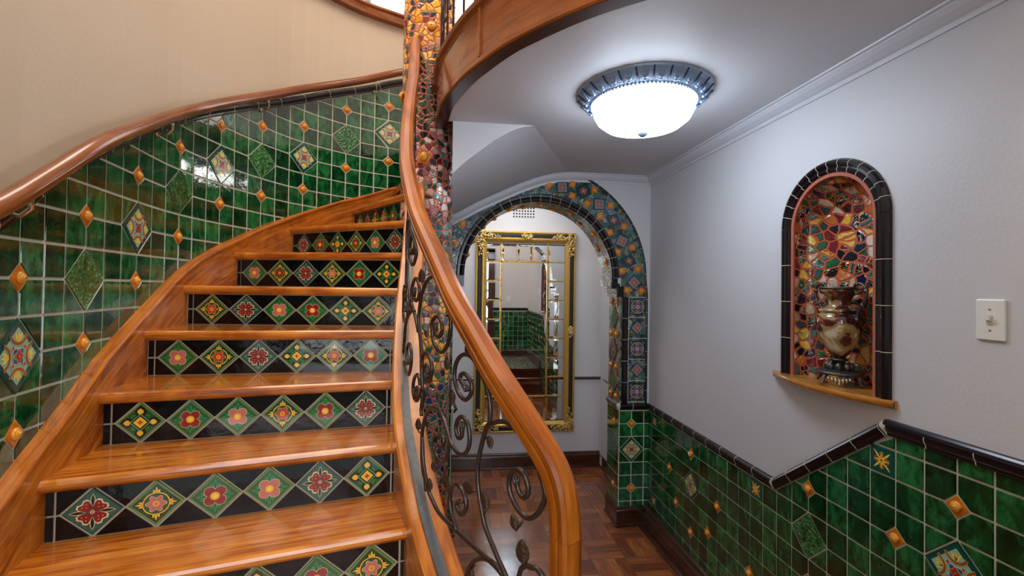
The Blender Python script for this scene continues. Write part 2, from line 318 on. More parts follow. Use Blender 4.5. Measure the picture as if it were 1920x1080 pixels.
    def ellip(s, c, rx, ry, rz, mat, R=None, n=8):
        vs = []; R = R or Matrix.Identity(3); c = Vector(c)
        for i in range(n//2+1):
            p = PI*i/(n//2)
            for j in range(n): t = 2*PI*j/n; vs.append(c+R @ Vector((rx*sin(p)*cos(t), ry*sin(p)*sin(t), rz*cos(p))))
        s.add(vs, [[i*n+j, i*n+(j+1) % n, (i+1)*n+(j+1) % n, (i+1)*n+j] for i in range(n//2) for j in range(n)], mat, None, True)
    def flat(s, loops, f3, mat):
        """flat polygon with holes, 2-D loops mapped through f3"""
        tris = tessellate_polygon([[Vector((p[0], p[1], 0)) for p in l] for l in loops])
        allp = [p for l in loops for p in l]
        s.add([f3(*p) for p in allp], [list(t) for t in tris], mat, [tuple(p) for p in allp])
    def build(s, name, parent=None, weld=True, bevel=0, **props):
        me = bpy.data.meshes.new(name); me.from_pydata(s.v, [], s.f)
        for mn in s.mats: me.materials.append(MATS[mn])
        me.polygons.foreach_set('material_index', s.m); me.polygons.foreach_set('use_smooth', s.sm)
        ul = me.uv_layers.new(name='UVMap')
        buf = [0.0]*(2*len(me.loops))
        for l in me.loops: buf[2*l.index], buf[2*l.index+1] = s.uv[l.vertex_index]
        ul.data.foreach_set('uv', buf); me.update()
        o = bpy.data.objects.new(name, me); C.objects.link(o)
        if parent:
            o.parent = parent; o.matrix_parent_inverse = parent_world(parent).inverted()
        if bevel:
            mo = o.modifiers.new('bevel', 'BEVEL'); mo.width = bevel; mo.segments = 2; mo.limit_method = 'ANGLE'
        for k, v in props.items(): o[k] = v
        return o
def parent_world(p):
    return Matrix.Translation(p.location) if p.type == 'EMPTY' else (p.matrix_parent_inverse.inverted() @ Matrix.Identity(4) if False else Matrix.Identity(4))
def thing(name, label, cat, loc=(0,0,0), group=None, kind=None):
    e = bpy.data.objects.new(name, None); C.objects.link(e); e.location = loc; e.empty_display_size = .05
    e['label'] = label; e['category'] = cat
    if group: e['group'] = group
    if kind: e['kind'] = kind
    return e
def struct(mb, name, label=None, cat=None, parent=None, **k):
    o = mb.build(name, parent, **k)
    if not parent:
        o['kind'] = 'structure'; o['label'] = label; o['category'] = cat
    return o
def catmull(P, n=8):
    P = [Vector(p) for p in P]; Q = [2*P[0]-P[1]]+P+[2*P[-1]-P[-2]]; o = []
    for i in range(1, len(Q)-2):
        a, b_, c, d = Q[i-1:i+3]
        for k in range(n):
            t = k/n; o.append(.5*((2*b_)+(c-a)*t+(2*a-5*b_+4*c-d)*t*t+(3*b_-a-3*c+d)*t**3))
    o.append(P[-1]); return o
def lerp(xs, ys, x):
    if x <= xs[0]: return ys[0]
    for i in range(1, len(xs)):
        if x <= xs[i]: return ys[i-1]+(ys[i]-ys[i-1])*(x-xs[i-1])/(xs[i]-xs[i-1])
    return ys[-1]

# ------------------------------------------------------------------ tile art (unit diamond |x|+|y|<=1)
def disc(cx, cy, r, n=14): return [(cx+r*cos(2*PI*i/n), cy+r*sin(2*PI*i/n)) for i in range(n)]
def lens(a, r0, r1, w, n=5):
    o = []
    for i in range(n+1): t = i/n; o.append((r0+(r1-r0)*t, w*sin(PI*t)))
    for i in range(n-1, 0, -1): t = i/n; o.append((r0+(r1-r0)*t, -w*sin(PI*t)))
    return [(x*cos(a)-y*sin(a), x*sin(a)+y*cos(a)) for x, y in o]
def dia(r): return [(r,0),(0,r),(-r,0),(0,-r)]
def sq(r, a=0): return [(r*math.sqrt(2)*cos(a+PI/4+PI/2*i), r*math.sqrt(2)*sin(a+PI/4+PI/2*i)) for i in range(4)]
def lobed(n, r, d, ph=0, k=40): return [((r+d*cos(n*(2*PI*i/k)+ph))*cos(2*PI*i/k), (r+d*cos(n*(2*PI*i/k)+ph))*sin(2*PI*i/k)) for i in range(k)]
def ringarc(cx, cy, r, w, a0, a1, n=8):
    return [(cx+(r+w)*cos(a0+(a1-a0)*i/n), cy+(r+w)*sin(a0+(a1-a0)*i/n)) for i in range(n+1)]+[(cx+(r-w)*cos(a1+(a0-a1)*i/n), cy+(r-w)*sin(a1+(a0-a1)*i/n)) for i in range(n+1)]
AX = [0, PI/2, PI, -PI/2]; DG = [PI/4, 3*PI/4, -3*PI/4, -PI/4]
def art(kind):
    L = []
    A = lambda p, m, l: L.append((p, m, l))
    if kind in ('flower_red', 'flower_pink'):
        pc = 'red_petal' if kind == 'flower_red' else 'pink_petal'
        A(dia(.99), 'olive', 0); A(dia(.9), 'deep_green', 1)
        for a in AX:
            for da in (-.28, 0, .28): A(lens(a+da, .2, .74-abs(da)*.5, .07), 'leaf_green', 2); A(lens(a+da, .24, .68-abs(da)*.5, .045), 'deep_green', 3)
        for a in DG: A(disc(.29*cos(a), .29*sin(a), .245, 9), 'cream_line', 4)
        for a in DG: A(disc(.29*cos(a), .29*sin(a), .225, 9), pc, 5)
        A(disc(0,0,.2), 'orange_art', 6); A(disc(0,0,.17), 'yellow_art', 7); A(disc(0,0,.08), 'gold_leaf_art', 8)
    elif kind == 'speckle':
        A(dia(.99), 'teal_dark', 0); A(dia(.93), 'art_teal_grey', 1)
        for a in AX:
            for da, ln in ((-.35,.56),(0,.74),(.35,.56)): A(lens(a+da, .22, ln+.03, .09), 'cream_line', 2); A(lens(a+da, .24, ln, .065), 'art_black', 3)
        for a in DG:
            p = lambda k: [(0,0)]+[(k*r*cos(a+d), k*r*sin(a+d)) for d, r in ((-.62,.36),(-.5,.52),(-.25,.56),(0,.47),(.25,.56),(.5,.52),(.62,.36))]
            A(p(1.07), 'cream_line', 4); A(p(.96), 'red_petal', 5)
            for d, r in ((-.25,.4),(.25,.4),(0,.28)): A(disc(r*cos(a+d), r*sin(a+d), .02, 6), 'cream_line', 6)
        A(disc(0,0,.08), 'cream_line', 7); A(disc(0,0,.055), 'pink_petal', 8)
    elif kind in ('rosette_rust', 'rosette_pink', 'rosette_red'):
        pc = {'rosette_rust': 'rust_petal', 'rosette_pink': 'pink_petal', 'rosette_red': 'red_petal'}[kind]
        A(dia(.99), 'olive', 0); A(dia(.86), 'art_black', 1); A(dia(.8), 'deep_green', 2); A(dia(.74), 'art_black', 3)
        for a in AX:
            for da in (-.17, 0, .17): A(lens(a+da, .44, .74-abs(da)*.6, .045), 'yellow_art', 4)
        A(disc(0,0,.5,24), 'yellow_art', 4); A(disc(0,0,.45,24), 'art_black', 5); A(disc(0,0,.43,24), 'deep_green', 6)
        A(lobed(6,.33,.065), 'cream_line', 7); A(lobed(6,.31,.06), pc, 8)
        A(disc(0,0,.12), 'yellow_art', 9); A(disc(0,0,.07), 'orange_art', 10)
    elif kind == 'knot':
        A(dia(.99), 'olive', 0); A(dia(.9), 'deep_green', 1)
        for a in AX: A(lens(a, .22, .86, .26, 4), 'art_black', 2); A(lens(a, .38, .72, .15, 3), 'yellow_art', 6)
        A(sq(.40), 'art_black', 3); A(sq(.375), 'leaf_green', 4); A(sq(.30), 'art_black', 5)
        A(dia(.56), 'art_black', 4.5)
        for a in DG: A(lens(a, .30, .50, .05), 'deep_green', 6)
        A(dia(.46), 'leaf_green', 6.5); A(dia(.39), 'art_black', 7); A(dia(.30), 'yellow_art', 8)
        for a in AX: A(lens(a, 0, .13, .045), 'rust_petal', 9)
    elif kind == 'deco':
        A(dia(.99), 'teal_dark', 0); A(dia(.95), 'teal_border', 1); A(dia(.77), 'cream_line', 2); A(dia(.75), 'pale_teal', 3)
        for a in AX:
            cx, cy = .66*cos(a), .66*sin(a)
            for da in (-.5, 0, .5):
                p = lens(da+a, .0, .30, .05); ox, oy = .36*cos(a), .36*sin(a); A([(x+ox, y+oy) for x, y in p], 'gold_leaf_art', 5)
            for w, mt, l in ((.052,'cream_line',6),(.036,'brown_art',7),(.012,'orange_art',8)):
                A(ringarc(cx, cy, .33, w, a+PI*.60, a+PI*1.40), mt, l)
        A(sq(.21), 'cream_line', 5.5); A(sq(.19), 'blue_art', 6.4)
        for a in DG: A(disc(.33*cos(a), .33*sin(a), .07, 8), 'cream_line', 8.5); A(disc(.33*cos(a), .33*sin(a), .05, 8), 'rust_petal', 9)
        A(lobed(4,.17,.04), 'cream_line', 9); A(lobed(4,.15,.035), 'rust_petal', 10); A(disc(0,0,.08), 'brown_art', 11); A(disc(0,0,.04), 'orange_art', 12)
    elif kind == 'emboss':
        A(dia(.99), 'green_emboss', 0)
        A(ringarc(0,0,.2,.03,0,1.999*PI,20), 'green_emboss', 5)
        for a in AX:
            A(lens(a, .28, .8, .1), 'green_emboss', 4)
        for a in DG: A(lens(a, .25, .55, .09), 'green_emboss', 4); 
    elif kind == 'snail':
        A(dia(.98), 'snail_orange', 0)
    elif kind == 'star':
        A(sq(.97), 'teal_border', 0)
        for a in DG: A(lens(a, .1, .98, .08), 'gold_leaf_art', 2)
        A(lobed(4,.52,.12), 'cream_line', 3); A(lobed(4,.49,.12), 'red_petal', 4)
        for a in AX: A(lens(a, .0, .64, .11, 4), 'yellow_art', 5)
        for a in DG: A(lens(a, .0, .5, .09, 4), 'gold_leaf_art', 6)
        A(disc(0,0,.08), 'brown_art', 7)
    elif kind in ('arch_flower', 'arch_flower_dark'):
        A(sq(.98), 'navy_art', 0); A(sq(.84), 'grey_art' if kind == 'arch_flower' else 'teal_dark', 1)
        for i in range(8): A(lens(i*PI/4, .05, .66, .13), 'mauve_art' if i % 2 else 'pink_petal', 2+i % 2)
        A(disc(0,0,.2), 'red_petal', 5); A(disc(0,0,.13), 'gold_leaf_art', 6)
    elif kind == 'arch_ornate':
        A(sq(.98), 'navy_art', 0); A(sq(.9), 'teal_dark', 1); A(ringarc(0,0,.76,.03,0,1.999*PI,28), 'cream_line', 2)
        for a in AX: A(disc(.38*cos(a), .38*sin(a), .26), 'cream_line', 3); A(disc(.38*cos(a), .38*sin(a), .22), 'mauve_art', 4)
        for a in DG: A(disc(.4*cos(a), .4*sin(a), .15), 'blue_art', 5); A(disc(1.05*cos(a), 1.05*sin(a), .16), 'mauve_art', 3)
        A(disc(0,0,.2), 'cream_line', 6); A(disc(0,0,.15), 'blue_art', 7); A(disc(0,0,.07), 'gold_leaf_art', 8)
    elif kind == 'emboss_pink':
        A(dia(.99), 'teal_dark', 0); A(dia(.88), 'grey_art', 1)
        for a in AX: A(disc(.3*cos(a), .3*sin(a), .2), 'mauve_art', 3)
        A(disc(0,0,.14), 'gold_leaf_art', 5)
    return L
ARTS = {}
def put_art(mb, kind, f, r, rot=0, h0=.004, sxy=(1, 1)):
    """f(du, dv, h) -> 3-D point; r = half size in metres"""
    if kind not in ARTS: ARTS[kind] = art(kind)
    cr, sr_ = cos(rot), sin(rot)
    g = lambda x, y: ((x*cr-y*sr_)*r*sxy[0], (x*sr_+y*cr)*r*sxy[1])
    base = ARTS[kind][0][0]
    top = [f(*g(*p), h0) for p in base]; bot = [f(*g(p[0]*1.02, p[1]*1.02), 0) for p in base]; n = len(base)
    mb.add(top+bot, [[i, (i+1) % n, n+(i+1) % n, n+i] for i in range(n)], ARTS[kind][0][1])
    for p, m_, l in ARTS[kind]:
        mb.add([f(*g(*q), h0+l*.00035) for q in p], [list(range(len(p)))], m_)
    if kind == 'snail':
        k = 34; pts = []; rs = []
        for i in range(k):
            t = i/(k-1); a = t*5.2*PI; rr = .40*(1-t)**.8
            x, y = rr*cos(a), rr*sin(a); pts.append(f(*g(x, y), h0+r*(.04+.26*t))); rs.append(r*(.17-.03*t))
        mb.tube(pts, rs, 'snail_yellow', 6)

def clip(P, a, b, c):
    """keep a*x+b*y<=c"""
    o = []
    for i in range(len(P)):
        p, q = P[i], P[(i+1) % len(P)]; dp = a*p[0]+b*p[1]-c; dq = a*q[0]+b*q[1]-c
        if dp <= 1e-9: o.append(p)
        if (dp < -1e-9 and dq > 1e-9) or (dp > 1e-9 and dq < -1e-9):
            t = dp/(dp-dq); o.append((p[0]+(q[0]-p[0])*t, p[1]+(q[1]-p[1])*t))
    return o
def tile_field(mb, c0, c1, r0, r1, f, nodes, cells=None, top=None, bot=None, mat='green_tile', pitch=.1, uclip=None, gap=.031):
    """cells [i,i+1]x[j,j+1] in tile units; nodes {(i,j):(kind,radius)}; f(u,v,h)"""
    cells = cells or {}
    for i in range(c0, c1):
        for j in range(r0, r1):
            H = [(1,0,i+1),(-1,0,-i),(0,1,j+1),(0,-1,-j)]
            if top: t0, t1 = top(i), top(i+1); k = t1-t0; n = math.hypot(k, 1); H.append((-k/n, 1/n, (t0-k*i)/n))
            if bot: t0, t1 = bot(i), bot(i+1); k = t1-t0; n = math.hypot(k, 1); H.append((k/n, -1/n, -(t0-k*i)/n))
            if uclip:
                H.append((-1,0,-uclip[0])); H.append((1,0,uclip[1]))
            for sx in (0, 1):
                for sy in (0, 1):
                    nd = nodes.get((i+sx, j+sy))
                    if nd:
                        a, b_ = (-1 if sx == 0 else 1)/math.sqrt(2), (-1 if sy == 0 else 1)/math.sqrt(2)
                        H.append((a, b_, a*(i+sx)+b_*(j+sy)-nd[1]/math.sqrt(2)))
            polys = []
            for off in (gap, gap+.02):
                P = [(i-1,j-1),(i+2,j-1),(i+2,j+2),(i-1,j+2)]
                for a, b_, c in H:
                    P = clip(P, a, b_, c-off)
                    if len(P) < 3: break
                polys.append(P)
            if len(polys[1]) < 3: continue
            ck = cells.get((i, j))
            if ck:
                put_art(mb, ck, lambda du, dv, h, i=i, j=j: f(i+.5+du/pitch, j+.5+dv/pitch, h), pitch*.475); continue
            T = [f(u, v, .004) for u, v in polys[1]]; B = [f(u, v, 0) for u, v in polys[0]]
            n = len(T); mb.add(T, [list(range(n))], mat)
            if len(B) == n:
                o = len(mb.v)-n; mb.v += [tuple(q) for q in B]; mb.uv += [(0,0)]*n; k = mb.mi(mat)
                for q in range(n): mb.f.append([o+(q+1) % n, o+q, o+n+q, o+n+(q+1) % n]); mb.m.append(k); mb.sm.append(False)
    for (i, j), (kind, r) in nodes.items():
        if c0 <= i <= c1 and r0-1 <= j <= r1+1:
            if top and j+.2 > top(i): continue
            if bot and j-.2 < bot(i): continue
            if uclip and not (uclip[0] < i < uclip[1]): continue
            a_, b_ = Vector(f(i-r, j, 0)), Vector(f(i+r, j, 0)); m_ = (a_+b_)/2; tu = (b_-a_)/(2*r*pitch); nn_ = (Vector(f(i, j, 1))-Vector(f(i, j, 0))); sag = max(0, (m_-Vector(f(i, j, 0))).dot(nn_)*0)
            put_art(mb, kind, lambda du, dv, h, m_=m_, tu=tu, nn_=nn_: m_+tu*du+Vector((0,0,dv))+nn_*h, pitch*(r-.03))
CAPP = [(0,0),(.012,.0),(.014,.004),(.014,.010),(.018,.016),(.022,.026),(.022,.034),(.018,.042),(.012,.048),(0,.05)]
def capping(mb, pts, prof, seg, mat='cap_glaze', gmat='grout', gap=.0022, **k):
    """glazed moulding in pieces with grout joints along a polyline"""
    P = [Vector(p) for p in pts]; L = [0]
    for i in range(1, len(P)): L.append(L[-1]+(P[i]-P[i-1]).length)
    def at(s):
        for i in range(1, len(P)):
            if s <= L[i]+1e-9: return P[i-1].lerp(P[i], (s-L[i-1])/(L[i]-L[i-1]))
        return P[-1]
    n = max(1, round(L[-1]/seg)); st = L[-1]/n
    mb.sweep(P, prof, mat, **k)
    cen = (sum(p[0] for p in prof)/len(prof), sum(p[1] for p in prof)/len(prof)); e = .0007
    big = [(p[0]+(e if p[0] > cen[0] else 0), p[1]+(e if p[1] > cen[1] else -e)) for p in prof]
    tot = L[-1]
    for q in range(1, n):
        c_ = q*st
        if min(abs(c_-x) for x in L[1:-1] or [-9]) < .004 and k.get('sides') is None and len(L) < 8: c_ += .006
        mb.sweep([at(c_-.0014), at(c_+.0014)], big, gmat, **k)
    if len(L) < 8:
        for x in L[1:-1]:
            i = L.index(x); t0 = (P[i]-P[i-1]).normalized(); t1 = (P[i+1]-P[i]).normalized()
            mb.sweep([P[i]-t0*.0010, P[i], P[i]+t1*.0010], big, gmat, **k)
SCROLLS= {'s1': [(0.1734, 0.9394, 1.4867), (0.1791, 0.9333, 1.4656), (0.1849, 0.9273, 1.4448), (0.1872, 0.9248, 1.4279), (0.1842, 0.928, 1.4087), (0.1757, 0.9369, 1.3869), (0.1636, 0.9499, 1.3708), (0.1522, 0.9625, 1.3692), (0.1405, 0.9757, 1.378), (0.1297, 0.9888, 1.394), (0.124, 0.9964, 1.4126), (0.1233, 0.9974, 1.434), (0.1289, 0.9897, 1.4518), (0.1383, 0.9782, 1.4605), (0.1477, 0.9676, 1.4571), (0.1547, 0.9598, 1.4454), (0.1579, 0.9562, 1.4284), (0.1563, 0.9581, 1.4132), (0.1495, 0.9656, 1.4067), (0.1436, 0.9721, 1.4115), (0.1388, 0.9777, 1.4227), (0.1365, 0.9803, 1.4337)], 's2a': [(0.0805, 1.0661, 1.5249), (0.0848, 1.0588, 1.5389), (0.0856, 1.0573, 1.5673), (0.0822, 1.0632, 1.596), (0.0736, 1.078, 1.6253), (0.0631, 1.0967, 1.6466), (0.0532, 1.1143, 1.6646), (0.0411, 1.1355, 1.6753), (0.0267, 1.1604, 1.6756), (0.014, 1.1836, 1.6628), (0.0067, 1.1986, 1.6426), (0.0042, 1.204, 1.6168), (0.0074, 1.197, 1.5956), (0.0154, 1.181, 1.5766), (0.0263, 1.1611, 1.5667), (0.0346, 1.1467, 1.5679), (0.0435, 1.1313, 1.5831), (0.0459, 1.1273, 1.601), (0.042, 1.1339, 1.6167), (0.0337, 1.1482, 1.6269), (0.0253, 1.1628, 1.6282), (0.019, 1.1742, 1.6211), (0.0196, 1.1731, 1.6114), (0.0247, 1.164, 1.6033), (0.0321, 1.151, 1.5961)], 's2b': [(0.0779, 1.0707, 1.5185), (0.0867, 1.0556, 1.5318), (0.097, 1.0383, 1.5425), (0.1105, 1.0165, 1.5498), (0.1221, 0.9991, 1.5494), (0.1337, 0.9838, 1.5423), (0.1435, 0.9722, 1.5344)], 's2': [(0.0805, 1.0662, 1.5279), (0.077, 1.0722, 1.5171), (0.0713, 1.0822, 1.49), (0.0638, 1.0955, 1.4472), (0.0607, 1.101, 1.4154), (0.0635, 1.096, 1.3726), (0.0709, 1.0829, 1.3309), (0.0793, 1.0682, 1.2969), (0.0938, 1.0437, 1.2689), (0.1065, 1.0228, 1.2462), (0.12, 1.0021, 1.2247), (0.1286, 0.9902, 1.2045)], 's3': [(-0.0714, 1.391, 1.2452), (-0.0755, 1.4014, 1.2749), (-0.0813, 1.4161, 1.2877), (-0.087, 1.4308, 1.3198), (-0.0885, 1.4348, 1.3657), (-0.088, 1.4333, 1.4063), (-0.0805, 1.414, 1.4471), (-0.0678, 1.3818, 1.4821), (-0.0529, 1.3457, 1.4994), (-0.0385, 1.311, 1.5021), (-0.0245, 1.2758, 1.4909), (-0.0154, 1.2518, 1.4723), (-0.0087, 1.2346, 1.4567), (-0.0022, 1.2186, 1.4413), (0.01, 1.1916, 1.43), (0.0236, 1.166, 1.4278), (0.0346, 1.1468, 1.439), (0.0415, 1.1348, 1.4582), (0.043, 1.1323, 1.4816), (0.039, 1.1392, 1.5062), (0.0315, 1.1521, 1.5198), (0.0221, 1.1687, 1.5207), (0.0137, 1.1844, 1.5073), (0.0101, 1.1915, 1.4875), (0.0133, 1.1851, 1.4696), (0.0192, 1.174, 1.4655), (0.0247, 1.164, 1.4759), (0.0243, 1.1646, 1.4981)], 's3b': [(-0.007, 1.2304, 1.456), (-0.0062, 1.2285, 1.4361), (-0.01, 1.2379, 1.4085), (-0.016, 1.2535, 1.3846), (-0.0268, 1.2818, 1.3678), (-0.0383, 1.3106, 1.3666), (-0.047, 1.3315, 1.3813), (-0.0493, 1.3371, 1.4015), (-0.0442, 1.3247, 1.423), (-0.0338, 1.2996, 1.4382), (-0.0236, 1.2734, 1.4387), (-0.0211, 1.2669, 1.426), (-0.0253, 1.2779, 1.4098), (-0.0344, 1.3009, 1.4044), (-0.0438, 1.3239, 1.4057)], 's3c': [(-0.0878, 1.4329, 1.3887), (-0.0818, 1.4173, 1.3176), (-0.0653, 1.3757, 1.2589), (-0.0486, 1.3353, 1.2396), (-0.0358, 1.3044, 1.2294), (-0.0203, 1.2649, 1.2285), (0.0011, 1.2109, 1.2334), (0.0156, 1.1808, 1.2346), (0.0336, 1.1483, 1.2332), (0.0538, 1.1132, 1.232), (0.0728, 1.0795, 1.2312), (0.089, 1.0516, 1.2302), (0.1047, 1.0258, 1.2268), (0.1148, 1.0098, 1.2205), (0.1248, 0.9953, 1.2137)], 's4': [(0.0155, 1.1808, 1.2357), (0.0075, 1.1968, 1.2535), (0.0004, 1.2125, 1.2732), (-0.0024, 1.219, 1.2998), (0.0006, 1.2119, 1.3265), (0.0105, 1.1908, 1.3451), (0.0213, 1.1701, 1.3489), (0.0299, 1.1549, 1.3399), (0.0363, 1.1437, 1.3252), (0.037, 1.1425, 1.3065), (0.0297, 1.1552, 1.2862), (0.0223, 1.1683, 1.2853), (0.0168, 1.1784, 1.2917), (0.0156, 1.1808, 1.3017), (0.0208, 1.171, 1.3114), (0.0292, 1.1561, 1.3178)], 's5': [(0.0393, 1.1386, 1.1321), (0.0411, 1.1356, 1.1528), (0.0448, 1.1291, 1.1712), (0.0581, 1.1055, 1.2019), (0.0747, 1.0761, 1.2229), (0.089, 1.0516, 1.2311), (0.1012, 1.0314, 1.2314), (0.1114, 1.015, 1.2251)], 's6': [(0.1409, 0.9752, 1.2271), (0.1447, 0.9708, 1.246), (0.1478, 0.9674, 1.2588), (0.1564, 0.9579, 1.2703), (0.1658, 0.9475, 1.2723), (0.1737, 0.939, 1.2752), (0.1848, 0.9274, 1.2662), (0.1914, 0.9203, 1.2498)], 's7': [(-0.0124, 1.2441, 1.7939), (-0.0087, 1.2347, 1.7654), (-0.0072, 1.2309, 1.7368), (-0.0081, 1.2331, 1.7273), (-0.0109, 1.2402, 1.7059), (-0.0169, 1.2558, 1.6833), (-0.0276, 1.2839, 1.6648), (-0.0392, 1.3126, 1.6642), (-0.0514, 1.342, 1.677), (-0.0592, 1.3609, 1.6973), (-0.06, 1.3629, 1.7153), (-0.0623, 1.3685, 1.7295), (-0.0589, 1.36, 1.745), (-0.048, 1.334, 1.758), (-0.0373, 1.308, 1.752), (-0.0312, 1.293, 1.7358), (-0.0313, 1.2934, 1.7185), (-0.0387, 1.3115, 1.7032), (-0.0458, 1.3287, 1.7041), (-0.0496, 1.3379, 1.7142), (-0.0499, 1.3386, 1.7298)], 's8': [(-0.06, 1.3628, 1.8704), (-0.0754, 1.4011, 1.8645), (-0.0887, 1.4351, 1.8434), (-0.0995, 1.464, 1.8141), (-0.1049, 1.4789, 1.7843), (-0.1087, 1.49, 1.7492), (-0.1081, 1.4884, 1.7246), (-0.1055, 1.4809, 1.7056), (-0.1055, 1.4808, 1.7043), (-0.0994, 1.4636, 1.6695), (-0.0941, 1.4494, 1.6279), (-0.0935, 1.4478, 1.5994), (-0.0911, 1.4414, 1.5527), (-0.0906, 1.4401, 1.5292), (-0.0912, 1.4418, 1.4931), (-0.0935, 1.448, 1.4677), (-0.0917, 1.4432, 1.4498)], 's9': [(-0.0934, 1.4475, 1.5946), (-0.0926, 1.4455, 1.6261), (-0.0817, 1.4173, 1.6432), (-0.0709, 1.3897, 1.6412), (-0.0616, 1.3666, 1.6241), (-0.0594, 1.3613, 1.6023), (-0.0632, 1.3706, 1.578), (-0.0707, 1.3891, 1.563), (-0.0802, 1.4133, 1.5676), (-0.0833, 1.4212, 1.5826), (-0.081, 1.4153, 1.6047), (-0.0743, 1.3982, 1.6099), (-0.0711, 1.3902, 1.5847)], 's10': [(-0.1782, 1.767, 1.6779), (-0.1832, 1.7955, 1.6308), (-0.189, 1.83, 1.5876), (-0.1835, 1.7973, 1.5565), (-0.1672, 1.7103, 1.542), (-0.1509, 1.6415, 1.5377), (-0.1414, 1.6054, 1.5655), (-0.1377, 1.5913, 1.602), (-0.1413, 1.605, 1.6345), (-0.1497, 1.637, 1.6452), (-0.1602, 1.6791, 1.6305), (-0.1618, 1.6857, 1.6047), (-0.1564, 1.6635, 1.5803)], 's11': [(-0.0995, 1.4639, 1.5386), (-0.1029, 1.4734, 1.5586), (-0.1092, 1.4917, 1.5663), (-0.1204, 1.5275, 1.5509), (-0.1269, 1.5504, 1.5236), (-0.1262, 1.5481, 1.4985), (-0.1187, 1.5217, 1.4817), (-0.109, 1.4909, 1.4852), (-0.1032, 1.4743, 1.5049), (-0.1037, 1.4755, 1.5241), (-0.1115, 1.4984, 1.5254), (-0.1161, 1.5128, 1.5112), (-0.1158, 1.5119, 1.499)], 's12': [(-0.1275, 1.5526, 1.7607), (-0.1401, 1.6003, 1.7794), (-0.1421, 1.608, 1.8111), (-0.1391, 1.5964, 1.8431), (-0.1265, 1.5492, 1.8676), (-0.1143, 1.5074, 1.8583), (-0.1084, 1.4893, 1.8358), (-0.1101, 1.4942, 1.811), (-0.1195, 1.5243, 1.7956), (-0.1293, 1.5595, 1.8043), (-0.1292, 1.5589, 1.8276)], 's13': [(-0.1706, 1.7267, 1.9519), (-0.1656, 1.7027, 1.8798), (-0.1547, 1.6567, 1.8239), (-0.1431, 1.6116, 1.7736), (-0.1273, 1.5521, 1.7556), (-0.1161, 1.5132, 1.7252), (-0.1091, 1.4913, 1.6996)], 's14': [(-0.1427, 1.6103, 1.7604), (-0.1632, 1.6921, 1.7282), (-0.1756, 1.7526, 1.6923), (-0.1799, 1.7765, 1.6374)], 's15': [(-0.1856, 1.8097, 1.8461), (-0.1997, 1.9063, 1.8211), (-0.1997, 1.9063, 1.7738), (-0.1997, 1.9063, 1.7297), (-0.1853, 1.8074, 1.7071), (-0.1634, 1.6929, 1.7337), (-0.1597, 1.6768, 1.7653), (-0.1629, 1.6908, 1.7954), (-0.1741, 1.7445, 1.8113), (-0.1848, 1.8048, 1.7953), (-0.1835, 1.7969, 1.7658), (-0.172, 1.7335, 1.7541)], 's16': [(-0.1713, 1.73, 2.0888), (-0.1758, 1.7534, 2.0541), (-0.1771, 1.7604, 2.0081), (-0.1755, 1.7518, 1.9666), (-0.1706, 1.7268, 1.9132)], 's17': [(-0.1556, 1.6601, 2.0431), (-0.1405, 1.602, 2.0096), (-0.1284, 1.5562, 1.979), (-0.1224, 1.5345, 1.9516), (-0.1307, 1.5646, 1.9225), (-0.1419, 1.6072, 1.9138), (-0.1526, 1.6483, 1.9375), (-0.1548, 1.6571, 1.971), (-0.1522, 1.6467, 1.9976), (-0.1446, 1.6175, 2.0165), (-0.1345, 1.5789, 1.9967), (-0.1319, 1.5692, 1.9697), (-0.1391, 1.5967, 1.9559)]}
LEAVES= [((0.1334, 0.9841, 1.3475), (0.1301, 0.9882, 1.3618), (0.1523, 0.9625, 1.3647)), ((0.0857, 1.0573, 1.4913), (0.0871, 1.0548, 1.4788), (0.0731, 1.079, 1.4924)), ((0.149, 0.9661, 1.2949), (0.1478, 0.9674, 1.318), (0.1455, 0.97, 1.2612)), ((0.0777, 1.071, 1.3565), (0.0743, 1.077, 1.373), (0.075, 1.0757, 1.3224)), ((0.0389, 1.1393, 1.3579), (0.0295, 1.1554, 1.3612), (0.0576, 1.1063, 1.3639)), ((0.0519, 1.1166, 1.1626), (0.053, 1.1147, 1.1564), (0.0583, 1.1052, 1.1907)), ((-0.0161, 1.2537, 1.6355), (-0.0158, 1.253, 1.621), (-0.0166, 1.2552, 1.6687)), ((-0.0011, 1.2159, 1.5564), (-0.0008, 1.2153, 1.5404), (0.0016, 1.2097, 1.578)), ((-0.0379, 1.3097, 1.5351), (-0.0365, 1.3063, 1.5228), (-0.0406, 1.316, 1.5489)), ((-0.0903, 1.4394, 1.5174), (-0.0957, 1.4537, 1.4999), (-0.0906, 1.4402, 1.5315)), ((-0.0802, 1.4133, 1.7012), (-0.0773, 1.4059, 1.6926), (-0.0887, 1.4351, 1.7086)), ((-0.1037, 1.4756, 1.4157), (-0.1032, 1.4741, 1.4331), (-0.0934, 1.4477, 1.3949)), ((-0.0498, 1.3382, 1.3349), (-0.0471, 1.3318, 1.324), (-0.0335, 1.2988, 1.3579)), ((-0.014, 1.2482, 1.3327), (-0.0196, 1.263, 1.3436), (-0.0064, 1.2288, 1.322)), ((-0.0611, 1.3655, 1.2754), (-0.0627, 1.3693, 1.2908), (-0.0658, 1.3771, 1.2549)), ((-0.1008, 1.4676, 1.875), (-0.1027, 1.473, 1.8948), (-0.0973, 1.4579, 1.8457)), ((0.0358, 1.1446, 1.6902), (0.0325, 1.1503, 1.7046), (0.0451, 1.1287, 1.6816))]
